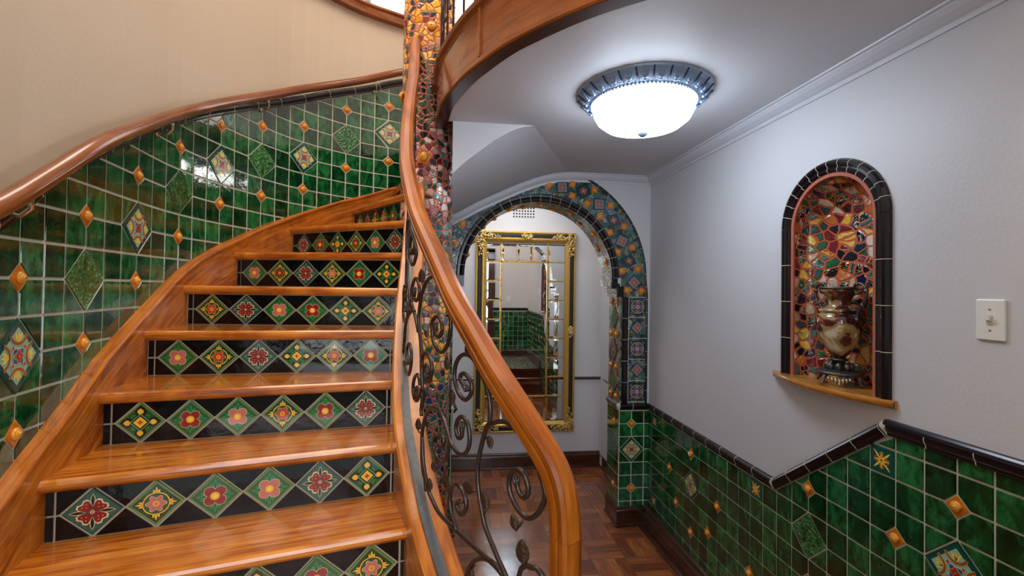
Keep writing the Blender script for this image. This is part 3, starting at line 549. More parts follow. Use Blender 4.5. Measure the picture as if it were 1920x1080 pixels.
#PC [[-0.235, 2.62], [-0.233, 2.59], [-0.231, 2.559], [-0.23, 2.529], [-0.228, 2.5], [-0.226, 2.474], [-0.225, 2.449], [-0.223, 2.425], [-0.222, 2.4], [-0.221, 2.375], [-0.219, 2.35], [-0.218, 2.325], [-0.217, 2.3], [-0.216, 2.275], [-0.216, 2.25], [-0.215, 2.225], [-0.215, 2.2], [-0.214, 2.175], [-0.214, 2.15], [-0.213, 2.125], [-0.212, 2.1], [-0.211, 2.075], [-0.21, 2.05], [-0.209, 2.025], [-0.207, 2.0], [-0.205, 1.975], [-0.204, 1.95], [-0.202, 1.925], [-0.199, 1.9], [-0.196, 1.875], [-0.192, 1.85], [-0.188, 1.825], [-0.184, 1.8], [-0.18, 1.775], [-0.175, 1.75], [-0.17, 1.725], [-0.165, 1.7], [-0.159, 1.675], [-0.153, 1.65], [-0.147, 1.625], [-0.14, 1.6], [-0.133, 1.575], [-0.127, 1.55], [-0.12, 1.525], [-0.112, 1.5], [-0.103, 1.475], [-0.094, 1.45], [-0.085, 1.425], [-0.075, 1.4], [-0.065, 1.375], [-0.055, 1.35], [-0.044, 1.325], [-0.034, 1.3], [-0.024, 1.275], [-0.014, 1.249], [-0.004, 1.224], [0.006, 1.2], [0.017, 1.178], [0.028, 1.158], [0.039, 1.139], [0.05, 1.12], [0.06, 1.101], [0.071, 1.083], [0.08, 1.066], [0.09, 1.05], [0.099, 1.035], [0.108, 1.021], [0.116, 1.007], [0.125, 0.995], [0.134, 0.984], [0.142, 0.973], [0.151, 0.964], [0.159, 0.955], [0.166, 0.947], [0.173, 0.94], [0.18, 0.933], [0.187, 0.925], [0.195, 0.916], [0.204, 0.907], [0.213, 0.897], [0.222, 0.888]]
# ================================================================== SETTING
FZ, LZ, CZ = 0.0, .43, 2.735          # hall floor, landing, hall ceiling
XR, YA, YB, XB = 1.535, 3.537, 4.77, 1.543
W = [(-1.03,-.146),(-1.03, -0.046), (-1.03, 0.054), (-1.03, 0.154), (-1.03, 0.254), (-1.03, 0.354), (-1.03, 0.454), (-1.03, 0.554), (-1.03, 0.654), (-1.035, 0.754), (-1.04, 0.854), (-1.05, 0.954), (-1.06, 1.053), (-1.075, 1.152), (-1.095, 1.25), (-1.117, 1.348), (-1.128, 1.433), (-1.142, 1.523), (-1.158, 1.621), (-1.174, 1.723), (-1.19, 1.828), (-1.204, 1.933), (-1.217, 2.038), (-1.227, 2.143), (-1.229, 2.245), (-1.224, 2.341), (-1.211, 2.436), (-1.194, 2.533), (-1.171, 2.63), (-1.143, 2.727), (-1.11, 2.824), (-1.07, 2.921), (-1.023, 3.011), (-0.966, 3.094), (-0.902, 3.172), (-0.831, 3.245), (-0.755, 3.313), (-0.673, 3.374), (-0.586, 3.425), (-0.495, 3.469), (-0.388, 3.52)]
U0 = -15
def wp(u, off=0, z=0):
    t = u-U0; i = max(0, min(len(W)-2, int(math.floor(t)))); k = t-i
    g = lambda q: Vector(W[max(0, min(len(W)-1, q))])
    p = g(i).lerp(g(i+1), k)
    d = (g(i+1)-g(i-1)).lerp(g(i+2)-g(i), k).normalized()
    return Vector((p.x+d.y*off, p.y-d.x*off, z))
def wl(u, v, h): return wp(u, h+.003, 1.848+.1*v)

b = MB(); b.sweep([wp(U0+i*.5) for i in range(0, 2*(len(W)-1)+1)], [(0,0),(0,3.76),(-.12,3.76),(-.12,0)], 'paint_cream', up='z', smooth=False)
for i in range(len(b.sm)): b.sm[i] = False
WL = struct(b, 'wall_left', 'tall curved cream plaster wall wrapping the tiled staircase', 'wall')
# green tile panel on the stair wall
TT_u = [-15,-1.93,0,1.25,2.62,5.19,7.2,9.12,10.68,13.03,14.96,16.97,18.36,19.37,21.14,22.99,24.75,27]
TT_z = [1.21,1.888,2.016,2.108,2.196,2.34,2.457,2.56,2.639,2.753,2.848,2.945,3.015,3.071,3.154,3.234,3.32,3.42]
ST_u = [-15,-8,-4,-.84,.89,2.12,3.5,5.09,6.94,9,11.05,13.03,15.02,17.43,20.52,22.86,24.74,27]
ST_z = [.55,.93,1.16,1.336,1.426,1.497,1.59,1.679,1.782,1.904,2.002,2.086,2.177,2.281,2.413,2.497,2.58,2.68]
ttop = lambda u: (lerp(TT_u, TT_z, u)-1.848)*10
sbot = lambda u: (lerp(ST_u, ST_z, u)-.02-1.848)*10
nodes = {}
for c_, lst in {-9:[(6,'deco'),(4,'snail'),(8,'snail')], -6:[(5,'deco'),(3,'snail'),(7,'snail')], -3:[(4,'emboss'),(2,'snail'),(6,'snail')], 0:[(0,'snail'),(2,'deco'),(4,'snail')], 3:[(-2,'snail'),(0,'emboss'),(2,'snail')],
        6:[(-4,'snail'),(-2,'deco'),(0,'snail')], 9:[(-6,'snail'),(-4,'emboss'),(-2,'snail')], 12:[(-8,'snail'),(-6,'deco'),(-4,'snail')],
        15:[(-9,'snail'),(-7,'emboss'),(-5,'snail')], 18:[(-10,'snail'),(-8,'deco'),(-6,'snail')], 21:[(-12,'snail'),(-10,'emboss'),(-8,'snail')],
        24:[(-13,'snail'),(-11,'deco'),(-9,'snail')], 27:[(-14,'snail'),(-12,'emboss'),(-10,'snail')]}.items():
    for r_, k in lst: nodes[(c_, -r_)] = (k, 1.0 if k != 'snail' else .37)
b = MB()
tile_field(b, -14, 25, -12, 16, wl, nodes, top=ttop, bot=sbot)
us = [-15+.5*i for i in range(81)]
vs = []; 
for u in us: vs += [wp(u, .004, sbot(u)*.1+1.838), wp(u, .004, ttop(u)*.1+1.85)]
b.add(vs, [[2*i, 2*i+2, 2*i+3, 2*i+1] for i in range(len(us)-1)], 'grout')
struct(b, 'tile_panel', parent=WL)
b = MB(); P = []
for i in range(0, 81): u = -15+.5*i; P.append(wp(u, .003, lerp(TT_u, TT_z, u)))
capping(b, P, CAPP, .2); struct(b, 'capping_tiles', parent=WL)
b = MB(); b.sweep([wp(U0+i*.5, 0, 3.76) for i in range(0, 2*(len(W)-1)+1)], [(-.14,-.01),(.05,-.01),(.055,.01),(.035,.02),(.035,.045),(.05,.055),(.04,.075),(-.14,.075)], 'fascia_wood', up='z'); struct(b, 'trim_1', 'wooden capping along the top of the curved stair wall', 'trim')

# hall floor, landing, steps down
b = MB(); b.box(-1.3, XB+.1, .2, YB+.1, -.1, 0, 'parquet')
struct(b, 'floor', 'glossy brown parquet floor of the lower hall', 'floor')
b = MB()
b.flat([[(-1.3,-3.2),(XR,-3.2),(XR,1.36),(.24,1.36),(.24,.55),(-1.3,.55)]], lambda x, y: (x, y, LZ), 'landing_tiles')
b.flat([[(-1.3,-3.2),(XR,-3.2),(XR,1.36),(.24,1.36),(.24,.55),(-1.3,.55)]], lambda x, y: (x, y, LZ-.1), 'dark_wood')
b.box(.24, XR, 1.325, 1.36, LZ-.215, LZ-.002, 'landing_wood'); b.box(.21, .24, .55, 1.36, 0, LZ-.002, 'dark_wood')
struct(b, 'floor_landing', 'raised landing with grey green mosaic tile floor', 'floor')
lst = thing('hall_steps', 'low dark wooden steps down from the raised landing', 'steps', (.9, 1.5, 0))
b = MB(); b.box(.28, XR-.02, 1.36, 1.64, .180, .215, 'landing_wood'); b.build('tread', lst, bevel=.006)
b = MB(); b.box(.28, XR-.02, 1.34, 1.385, LZ-.03, LZ+.003, 'landing_wood'); b.build('nosing', lst, bevel=.008)
b = MB(); b.box(.28, XR-.02, 1.60, 1.615, 0, .18, 'landing_wood'); b.build('riser', lst)

# right wall with niche opening
NY, NS, NR, NB = 1.745, 2.13, .215, 1.468
arch_n = [(NY+NR*cos(PI*i/24), NS+NR*.93*sin(PI*i/24)) for i in range(25)]
hole = [(NY-NR, NB)]+arch_n[::-1]+[(NY+NR, NB)]
b = MB(); b.flat([[(-.12,0),(YB,0),(YB,5),(-.12,5)], hole], lambda y, z: (XR, y, z), 'paint_white')
b.box(XR+.26, XR+.3, -.12, YB, 0, 5, 'paint_white'); b.box(XR, XR+.3, -.14, -.12, 0, 5, 'paint_white')
WR = struct(b, 'wall_right', 'plain pale grey wall with an arched niche and green tiled dado', 'wall')
def wr(u, v, h): return (XR-.003-h, 3.355-.1*u, 1.295+.1*v)      # v = -row
nd = {(c_, -r_): (k, 1.0 if k in ('deco', 'emboss') else .37) for c_, r_, k in
      [(5,5,'snail'),(2,7,'snail'),(5,7,'deco'),(3,9,'snail'),(8,7,'snail'),(5,10,'snail'),(7,9,'snail'),(15,3,'snail'),(15,5,'emboss'),(15,7,'snail'),(19,3,'snail'),(21,1,'snail'),(21,3,'deco'),(21,5,'snail'),(11,9,'snail'),(24,2,'snail'),(24,7,'snail'),(28,4,'emboss'),(28,2,'snail'),(28,6,'snail'),(32,3,'deco'),(32,1,'snail'),(32,5,'snail')]}
cells = {(-1,-5):'star', (-1,-11):'star', (11,-5):'star', (18,-1):'star', (18,-8):'star'}
MT_y = [YA, 2.06, 1.475, -.12]; MT_z = [.904, .904, 1.343, 1.343]
def rtop(u): return (lerp([-2,12.95,18.8,40], [.906,.906,1.345,1.345], u)-1.295)*10
b = MB()
tile_field(b, -2, 35, -12, 1, wr, nd, cells, top=rtop, uclip=(-1.78, 34.7))
b.add([(XR-.003,YA,.1),(XR-.003,2.06,.1),(XR-.003,1.475,.1),(XR-.003,-.12,.1),(XR-.003,YA,.908),(XR-.003,2.06,.908),(XR-.003,1.475,1.347),(XR-.003,-.12,1.347)], [[0,1,5,4],[1,2,6,5],[2,3,7,6]], 'grout')
struct(b, 'tile_dado', parent=WR)
b = MB()
for a, c_ in (((XR-.002,YA-.01,.904),(XR-.002,2.062,.904)), ((XR-.002,2.062,.904),(XR-.002,1.478,1.343)), ((XR-.002,1.478,1.343),(XR-.002,-.12,1.343))):
    pass
P = [Vector((XR-.002,YA-.005,.904)), Vector((XR-.002,2.062,.904)), Vector((XR-.002,1.478,1.343)), Vector((XR-.002,-.12,1.343))]
capping(b, P, CAPP, .148); struct(b, 'capping_tiles', parent=WR)

# arch wall -------------------------------------------------------------
AXC, AZC, RI, RO = .645, 1.935, .572, .848
XJ, XJL = 1.296, -.006
CLX = [-.46,-.014,.15,.386,.52,.633,.74,.842,.95,XR]; CLZ = [2.10,2.318,2.41,2.526,2.585,2.627,2.655,2.668,2.672,2.672]
arc = [(AXC+RI*cos(PI*i/40), AZC+RI*sin(PI*i/40)) for i in range(41)]
out = [(XR,0),(XR,CZ+.02),(.85,CZ+.02)]+[(x, z+.06) for x, z in list(zip(CLX, CLZ))[::-1] if x < .8]+[(-.46,0)]
loop = out+[(XJL,0),(XJL,1.785),(AXC-RI-.045,1.785),(AXC-RI-.045,1.87),(AXC-RI,1.87)]+arc[::-1]+[(AXC+RI,1.87),(AXC+RI+.045,1.87),(AXC+RI+.045,1.785),(XJ,1.785),(XJ,0)]
b = MB(); YA2 = 3.80
b.flat([loop], lambda x, z: (x, YA, z), 'paint_white'); b.flat([loop], lambda x, z: (x, YA2, z), 'paint_white')
WA = struct(b, 'wall_back', 'pale plaster wall holding the mosaic archway', 'wall')
# back room
b = MB(); b.box(-1.3, XB+.1, YB, YB+.1, 0, 2.95, 'paint_white')
struct(b, 'wall_far', 'white wall behind the arch carrying the gilt mirror', 'wall')
b = MB(); b.box(XB, XB+.1, YA2, YB, 0, 2.95, 'paint_white'); struct(b, 'wall_side', 'short white side wall behind the arch', 'wall')
b = MB(); b.box(-1.3, -1.2, YA+.3, YB, 0, 2.95, 'paint_white'); b.box(-1.3, -.46, YA+.2, YA+.3, 0, 2.95, 'paint_white'); struct(b, 'wall_alcove', 'white wall closing the room behind the arch', 'wall')
b = MB(); b.box(-1.3, XB+.1, YA2-.05, YB+.1, 2.9, 3.0, 'paint_ceiling'); struct(b, 'ceiling_back', 'white ceiling behind the arch', 'ceiling')
# rear wall beside the camera
b = MB()
b.flat([[(.75,0),(XR,0),(XR,5),(-1.2,5),(-1.2,0),(-1.0,0),(-1.0,2.6),(.75,2.6)]], lambda x, z: (x, -.12, z), 'paint_white')
b.flat([[(.75,0),(XR,0),(XR,5),(-1.2,5),(-1.2,0),(-1.0,0),(-1.0,2.6),(.75,2.6)]], lambda x, z: (x, -.22, z), 'paint_cream')
WB = struct(b, 'wall_rear', 'cream wall with doorway behind the landing', 'wall')
b = MB(); tile_field(b, 0, 7, 0, 8, lambda u, v, h: (.83+.1*u, -.117+h, .56+.1*v), {(2,7):('snail',.37),(2,5):('emboss',1.0),(2,3):('snail',.37)}, uclip=(0, 7))
b.box(.83, XR, -.12, -.118, .43, 1.39, 'grout'); struct(b, 'tile_dado', parent=WB)
b = MB(); capping(b, [(.83,-.117,1.39),(XR,-.117,1.39)], [(-p[0], p[1]) for p in CAPP][::-1], .15); struct(b, 'capping_tiles', parent=WB)
b = MB(); b.box(.62, .83, -.24, -.09, LZ, 2.64, 'dark_wood', 2); b.box(-1.03, .83, -.24, -.09, 2.58, 2.66, 'dark_wood'); struct(b, 'door_1', 'dark wooden door frame of the doorway behind the landing', 'door')
b = MB()
b.box(-2, 2.2, -3.3, -3.2, 0, 2.9, 'paint_cream'); b.box(-2.1, -2, -3.2, -.2, 0, 2.9, 'paint_cream'); b.box(2.2, 2.3, -3.2, -.2, 0, 2.9, 'paint_cream')
b.box(XR+.3, 2.3, -.24, -.2, 0, 2.9, 'paint_cream'); b.box(-2.1, -1.2, -.24, -.2, 0, 2.9, 'paint_cream')
struct(b, 'wall_entry', 'cream walls of the room behind the doorway', 'wall')
b = MB(); b.box(-2.1, 2.3, -3.3, -.22, 2.8, 2.9, 'paint_ceiling'); struct(b, 'ceiling_entry', 'ceiling of the room behind the doorway', 'ceiling')
b = MB(); b.box(-2.1, 2.3, -3.3, -.14, LZ-.12, LZ-.1, 'dark_wood'); struct(b, 'floor_entry', 'floor of the room behind the doorway', 'floor')

# ceiling of the hall with curved stairwell edge --------------------------
IN = [(-.07,2.68),(-.062,2.56),(-.054,2.48),(-.032,2.32),(.004,2.185),(.065,2.006),(.119,1.89),(.17,1.79),(.218,1.71),(.264,1.65),(.32,1.58),(.40,1.49),(.505,1.395),(.68,1.27),(.9,1.17),(1.2,1.09),(XR,1.05)]
INs = [(p.x, p.y) for p in catmull([(x, y, 0) for x, y in IN], 4)]
SF = [(-.021,2.449),(-.005,2.466),(.02,2.492),(.057,2.526),(.13,2.585),(.206,2.645),(.287,2.695),(.36,2.725),(.42,CZ)]      # front edge of stair soffit
SBx = [-.14,.0,.15,.3,.45,.58,.7,.79,.88]
YS = 2.52
b = MB()
b.flat([[(-.06,YS+.01)]+INs[8:]+[(XR,YA),(.88,YA),(.42,YS+.01)]], lambda x, y: (x, y, CZ), 'paint_ceiling')
b.flat([INs+[(XR,YA),(-.14,YA),(-.14,YS)]], lambda x, y: (x, y, CZ+.20), 'fascia_wood')
ns = len(SF); rows = 8; vs = []
for j in range(rows+1):
    t = j/rows
    for i in range(ns):
        xb = SBx[i]; zb = min(CZ, lerp(CLX, CLZ, xb)+.063)
        vs.append((SF[i][0]*(1-t)+xb*t, YS*(1-t)+YA*t, SF[i][1]*(1-t)+zb*t))
b.add(vs, [[j*ns+i, j*ns+i+1, (j+1)*ns+i+1, (j+1)*ns+i] for j in range(rows) for i in range(ns-1)], 'paint_ceiling', None, True)
b.add([(x, YS, z) for x, z in SF]+[(x, YS, CZ+.008) for x, z in SF], [[i, i+1, ns+i+1, ns+i] for i in range(ns-1)], 'paint_ceiling')
struct(b, 'ceiling', 'pale grey plaster ceiling of the hall with curved stair soffit', 'ceiling')
# curved fascia
FAS = [Vector((x, y, CZ)) for x, y in INs]
b = MB(); b.sweep(FAS, [(0,-.004),(.05,-.006),(.056,.0),(.056,.018),(.05,.022),(.05,.215),(.056,.22),(.068,.225),(.074,.238),(.068,.25),(.0,.25)], 'fascia_wood', up='z')
b.sweep(FAS, [(-.012,-.006),(.048,-.008),(.048,.0),(-.012,.0)], 'dark_wood', up='z')  # shadow under the fascia put in as a strip of darker wood
FA = struct(b, 'trim_2', 'curved polished wood fascia edging the upper landing', 'trim')
b = MB()
for i in (25,): 
    p, q = FAS[i], FAS[i+1]; t = (q-p).normalized(); s_ = Vector((t.y, -t.x, 0)); c_ = p+s_*.052+Vector((0,0,.118)); b.obox(c_, t*.008, s_*.007, (0,0,.098), 'fascia_wood')
struct(b, 'joint_batten', parent=FA)

# cornices
COR = [(0,-.063),(.008,-.063),(.012,-.054),(.012,-.047),(.022,-.042),(.04,-.028),(.048,-.018),(.052,-.014),(.052,-.008),(.064,-.006),(.066,.0),(0,.0)]
b = MB(); b.sweep([(XR,YA,CZ),(XR,1.0,CZ)], COR, 'paint_trim', up='z'); struct(b, 'trim_3', 'white cornice moulding along the top of the right wall', 'cornice')
b = MB(); P = catmull([(x, YA, z+.063) for x, z in zip(CLX, CLZ)], 4)
b.sweep([(p.x, p.y, p.z) for p in P], COR, 'paint_trim', sides=(0,-1,0)); struct(b, 'trim_4', 'white cornice sweeping down over the mosaic arch', 'cornice')

# baseboards
BB = [(0,0),(.03,0),(.032,.012),(.026,.02),(.02,.022),(.02,.115),(.026,.118),(.024,.126),(.016,.134),(.014,.146),(.008,.155),(0,.157)]
def base(name, pts, label, z=0):
    b = MB(); b.sweep([(x, y, z) for x, y in pts], BB, 'dark_wood', up='z'); return struct(b, name, label, 'baseboard')
base('baseboard_right', [(XJ,YA2-.01),(XJ,YA),(XR,YA),(XR,1.64)], 'dark wooden baseboard below the green tiles of the right wall')
base('baseboard_back', [(-1.2,YB),(XB,YB),(XB,YA2)], 'dark wooden baseboard along the far wall under the mirror')
base('baseboard_left', [(-.2,YA),(XJL,YA),(XJL,YA2)], 'dark wooden baseboard of the left arch pillar')
b = MB(); b.sweep([(.83,-.12,LZ),(XR-.001,-.12,LZ)], [(-p[0], p[1]) for p in BB][::-1], 'dark_wood', up='z'); struct(b, 'baseboard_rear', 'dark wooden baseboard on the rear landing wall', 'baseboard')
b = MB(); b.sweep([(XR-.003,1.36,LZ),(XR-.003,-.12,LZ)], BB, 'dark_wood', up='z'); b.add([(XR-.02,1.64,0),(XR-.02,1.36,0),(XR-.02,1.36,LZ+.15),(XR-.02,1.64,.157),(XR-.003,1.64,0),(XR-.003,1.64,.157),(XR-.003,1.36,LZ+.15)], [[0,1,2,3],[0,3,5,4],[3,2,6,5]], 'dark_wood'); struct(b, 'baseboard_landing', 'dark wooden baseboard rising with the landing steps', 'baseboard')
# chair rail behind the arch
b = MB(); b.sweep([(-1.2,YB,.9),(XB,YB,.9),(XB,YA2,.9)], [(0,0),(.012,.002),(.02,.01),(.02,.02),(.012,.028),(0,.03)], 'dark_wood', up='z'); struct(b, 'trim_5', 'thin dark chair rail on the walls behind the arch', 'chair rail')

# upper storey shell
b = MB()
b.box(-3.6, 3.6, 4.9, 5.0, 2.9, 5.2, 'paint_white'); b.box(-3.7, -3.6, -3, 5.0, 2.9, 5.2, 'paint_white'); b.box(XR+.3, XR+.4, -.2, 4.9, 5.0, 5.2, 'paint_white')
b.box(3.6, 3.7, -3, 5.0, 2.9, 5.2, 'paint_white'); b.box(-3.6, -1.15, -.22, -.12, 2.9, 5.2, 'paint_white'); b.box(XR+.3, 3.6, -.22, -.12, 2.9, 5.2, 'paint_white')
struct(b, 'wall_upper', 'white walls of the upper storey above the stairwell', 'wall')
b = MB(); b.box(-3.7, 3.7, -.3, 5.8, 5.2, 5.3, 'paint_white'); struct(b, 'ceiling_upper', 'white ceiling of the upper storey', 'ceiling')
b = MB(); b.box(-3.6, -1.45, -.2, 4.9, 2.9, 2.96, 'fascia_wood'); b.box(-1.45, 3.6, YA+.02, 4.9, 3.02, 3.08, 'fascia_wood'); struct(b, 'floor_upper', 'wooden floor of the upper storey', 'floor')

def fill_window(name, axis, c, u0, u1, z0, z1, nu, nz, es, col, label, face=-1):
    """glowing panes in a white frame, added for their light"""
    plain('glow_'+name, (1,1,1,1), .3, emis=col, es=es)
    b = MB()
    if axis == 'y': b.box(u0, u1, c, c+.004, z0, z1, 'glow_'+name)
    P = b.build(name, **{'kind': 'structure', 'label': label, 'category': 'fill_window'})
    b = MB(); t = .03
    for i in range(nu+1): u = u0+(u1-u0)*i/nu; b.box(u-t, u+t, c-.03, c+.01, z0-t, z1+t, 'paint_trim')
    for i in range(nz+1): z = z0+(z1-z0)*i/nz; b.box(u0, u1, c-.028, c+.01, z-t, z+t, 'paint_trim')
    b.build('fill_frame', P)
fill_window('fill_window_1', 'y', 4.88, -2.6, 1.6, 3.3, 5.1, 5, 2, 2.0, (1,.98,.95,1), 'added glowing panes that whiten the upper storey')  # glowing panes added to make the gap above the stair wall white
fill_window('fill_window_2', 'y', -3.19, -1.7, 1.9, .9, 2.65, 4, 2, 4.5, (.88,.94,1,1), 'added glowing panes, unseen fill light in the room behind the doorway')  # unseen glowing panes added behind the camera to brighten hall and ceiling

# ================================================================== ARCH SURROUND
AR = thing('mosaic_archway', 'mosaic archway of teal shards, flower tiles and black edging in front of the mirror', 'archway', (AXC, YA, 0))
def rmax(a):
    r = RO
    while r > .6:
        x, z = AXC+r*cos(a), AZC+r*sin(a)
        if z < lerp(CLX, CLZ, x)+.02: break
        r -= .004
    return r
b = MB(); n = 72; vs = []; uv = []
A0, A1 = 0, PI
for i in range(n+1):
    a = A0+(A1-A0)*i/n; rm = rmax(a)
    for k in range(5): r = .6+(rm-.6)*k/4; vs.append((AXC+r*cos(a), YA-.006, AZC+r*sin(a))); uv.append((vs[-1][0], vs[-1][2]))
fs = [[5*i+k, 5*i+k+1, 5*i+k+6, 5*i+k+5] for i in range(n) for k in range(4) if not (vs[5*i+k][0] < -.12)]
b.add(vs, fs, 'arch_mosaic', uv)
for x0, x1 in ((XJ, XR-.03), (-.2, XJL)):
    b.add([(x0,YA-.006,.95),(x1,YA-.006,.95),(x1,YA-.006,AZC),(x0,YA-.006,AZC)], [[0,1,2,3]], 'arch_mosaic', [(x0,.95),(x1,.95),(x1,AZC),(x0,AZC)])
band = b.build('mosaic_band', AR)
def af(x, z): return lambda du, dv, h: (x+du, YA-.007-h, z+dv)
def one(name, par, *a, **k):
    b = MB(); put_art(b, *a, **k); return b.build(name, par)
for x, z, k, r, ro in [(0.817,2.626,'arch_flower',.043,.05),(.985,2.606,'arch_flower_dark',.05,.45),(1.112,2.507,'arch_flower',.045,.03),(1.23,2.385,'arch_flower_dark',.045,.3),(1.30,2.222,'arch_flower',.045,-.4),(1.36,2.07,'arch_flower_dark',.046,.55),(1.402,1.9,'arch_flower',.045,.78)]:
    one('flower_tile', AR, k, af(x, z), r, ro)
for x, z, ro in [(.71,2.64,.2),(.897,2.655,.4),(1.075,2.618,.7),(.895,2.565,.5),(1.015,2.509,.1),(1.205,2.5,.8),(1.12,2.413,.7),(1.315,2.34,.6),(1.2,2.288,1.0),(1.385,2.175,.9),(1.268,2.138,.4),(1.432,2.005,.5),(1.302,1.99,.9),(1.345,1.838,.3),(1.462,1.835,.0),(.05,2.32,.75),(.0,2.17,.5)]:
    one('snail_tile', AR, 'snail', af(x, z), .035, ro)
for i, z in enumerate([1.71,1.545,1.38,1.215,1.045]):
    if i % 2 == 0: one('ornate_tile', AR, 'arch_ornate', af(1.433, z), .066)
    else: one('flower_tile', AR, 'arch_flower', af(1.433, z), .043, PI/4)
b = MB()
for z in (1.785,1.628,1.463,1.298,1.13,.965): b.box(1.362, 1.503, YA-.009, YA-.006, z-.002, z+.002, 'grout')
for x in (1.362, 1.503): b.box(x-.0015, x+.0015, YA-.009, YA-.006, .955, 1.787, 'grout')
b.build('grout_lines', AR)
# black ring: two rolls of glazed pieces
ring = [(AXC-(RI+.003)*cos(PI*i/48), YA-.002, AZC+(RI+.003)*sin(PI*i/48)) for i in range(49)]
RP = [(0,-.003),(.02,-.003),(.028,.004),(.03,.014),(.024,.022),(.022,.027),(.027,.034),(.027,.050),(.018,.058),(0,.059)]
b = MB(); capping(b, ring, RP, .075, sides=(0,-1,0)); b.build('black_arch_ring', AR)
b = MB(); P = []
for i in range(60):
    a = PI*(1-i/59)
    if rmax(a) > RO-.01: P.append((AXC+RO*cos(a), YA-.002, AZC+RO*sin(a)))
P = [p for p in P if p[0] > .7]+[(AXC+RO+.015,YA-.002,1.8),(AXC+RO+.015,YA-.002,.955)]
capping(b, P, [(0,-.008),(.012,-.008),(.016,0),(.012,.008),(0,.008)], .1, sides=(0,-1,0)); b.build('black_edge_strip', AR)
b = MB()
for x0, x1 in ((1.308,1.352),):
    capping(b, [(1.331,YA-.002,.955),(1.331,YA-.002,1.785)], [(0,-.023),(.014,-.023),(.02,-.012),(.021,.012),(.014,.023),(0,.023)], .17, sides=(0,-1,0))
b.build('black_jamb_strip', AR)
for s_, xi in ((1, AXC+RI), (-1, AXC-RI)):
    x2 = xi+s_*.045
    b = MB(); b.box(min(xi, xi+s_*.045), max(xi, xi+s_*.045), YA-.03, YA-.002, 1.875, 1.93, 'black_glaze')
    b.box(min(x2, x2+s_*.045), max(x2, x2+s_*.045), YA-.04, YA-.002, 1.785, 1.868, 'black_glaze'); b.box(min(xi, x2+s_*.02), max(xi, x2+s_*.02), YA-.02, YA-.002, 1.85, 1.89, 'black_glaze')
    b.build('corbel', AR)
# reveal (intrados, corbels, jambs)
b = MB(); L = [(XJ, .95), (XJ, 1.785), (AXC+RI+.045, 1.785), (AXC+RI+.045, 1.87), (AXC+RI, 1.87)]+[(x, z) for x, z in arc]+[(AXC-RI, 1.87), (AXC-RI-.045, 1.87), (AXC-RI-.045, 1.785), (XJL, 1.785), (XJL, .95)]
vs = []; uv = []; d = 0
for i, (x, z) in enumerate(L):
    if i: d += math.hypot(x-L[i-1][0], z-L[i-1][1])
    for y in (YA-.006, YA2): vs.append((x, y, z)); uv.append((d, y))
b.add(vs, [[2*i, 2*i+1, 2*i+3, 2*i+2] for i in range(len(L)-1)], 'reveal_mosaic', uv)
for z, k in ((1.62,'emboss'),(1.36,'emboss_pink'),(1.10,'emboss')): put_art(b, k, lambda du, dv, h, z=z: (XJ-.002-h, YA+.13+du, z+dv), .085, 0, sxy=(1,1.1))
for z in (1.49,1.23,1.0,1.74):
    for dy in (.07,.19): put_art(b, 'snail', lambda du, dv, h, z=z, dy=dy: (XJ-.002-h, YA+dy+du, z+dv), .035)
for i in range(1, 14):
    a = PI*i/14*.98
    nx, nz = cos(a), sin(a)
    put_art(b, 'snail', lambda du, dv, h, nx=nx, nz=nz, i=i: (AXC+(RI-.002-h)*nx-nz*du, YA+(.08 if i % 2 else .18)+dv, AZC+(RI-.002-h)*nz+nx*du), .035)
b.build('reveal_mosaic', AR)
# green tiles on the two pillars
nn = {(1,-5):('snail',.37),(1,-7):('deco',1.0),(1,-10):('snail',.37)}
b = MB()
tile_field(b, 0, 3, -12, -3, lambda u, v, h: (XJ+.1*u, YA-.003-h, 1.295+.1*v), nn, top=lambda u: -3.9, uclip=(0, 2.38))
tile_field(b, 0, 3, -12, -3, lambda u, v, h: (XJ-.003-h, YA+.1*u, 1.295+.1*v), {(1,-5):('snail',.37),(1,-7):('emboss',1.0),(1,-10):('snail',.37)}, top=lambda u: -3.9, uclip=(0, 2.62))
b.box(XJ-.003, XR, YA-.003, YA, .1, .906, 'grout'); b.box(XJ-.003, XJ, YA, YA2, .1, .906, 'grout'); b.build('green_pillar_tiles', AR)
b = MB()
tile_field(b, -2, 0, -12, -3, lambda u, v, h: (XJL+.1*u, YA-.003-h, 1.295+.1*v), {}, top=lambda u: -3.9, uclip=(-1.2, 0))
b.box(-.13, XJL, YA-.003, YA, .1, .906, 'grout'); b.box(XJL, XJL+.003, YA, YA2, .1, .906, 'grout')
tile_field(b, 0, 3, -12, -3, lambda u, v, h: (XJL+.003+h, YA+.1*u, 1.295+.1*v), {(1,-7):('deco',1.0)}, top=lambda u: -3.9, uclip=(0, 2.62)); b.build('green_pillar_tiles', AR)
b = MB(); capping(b, [(XJ,YA2-.005,.904),(XJ,YA,.904),(XR-.012,YA,.904)], CAPP, .12, up='z'); b.build('pillar_capping', AR)
b = MB(); capping(b, [(-.13,YA,.904),(XJL,YA,.904),(XJL,YA2-.01,.904)], CAPP, .12, up='z'); b.build('pillar_capping', AR)

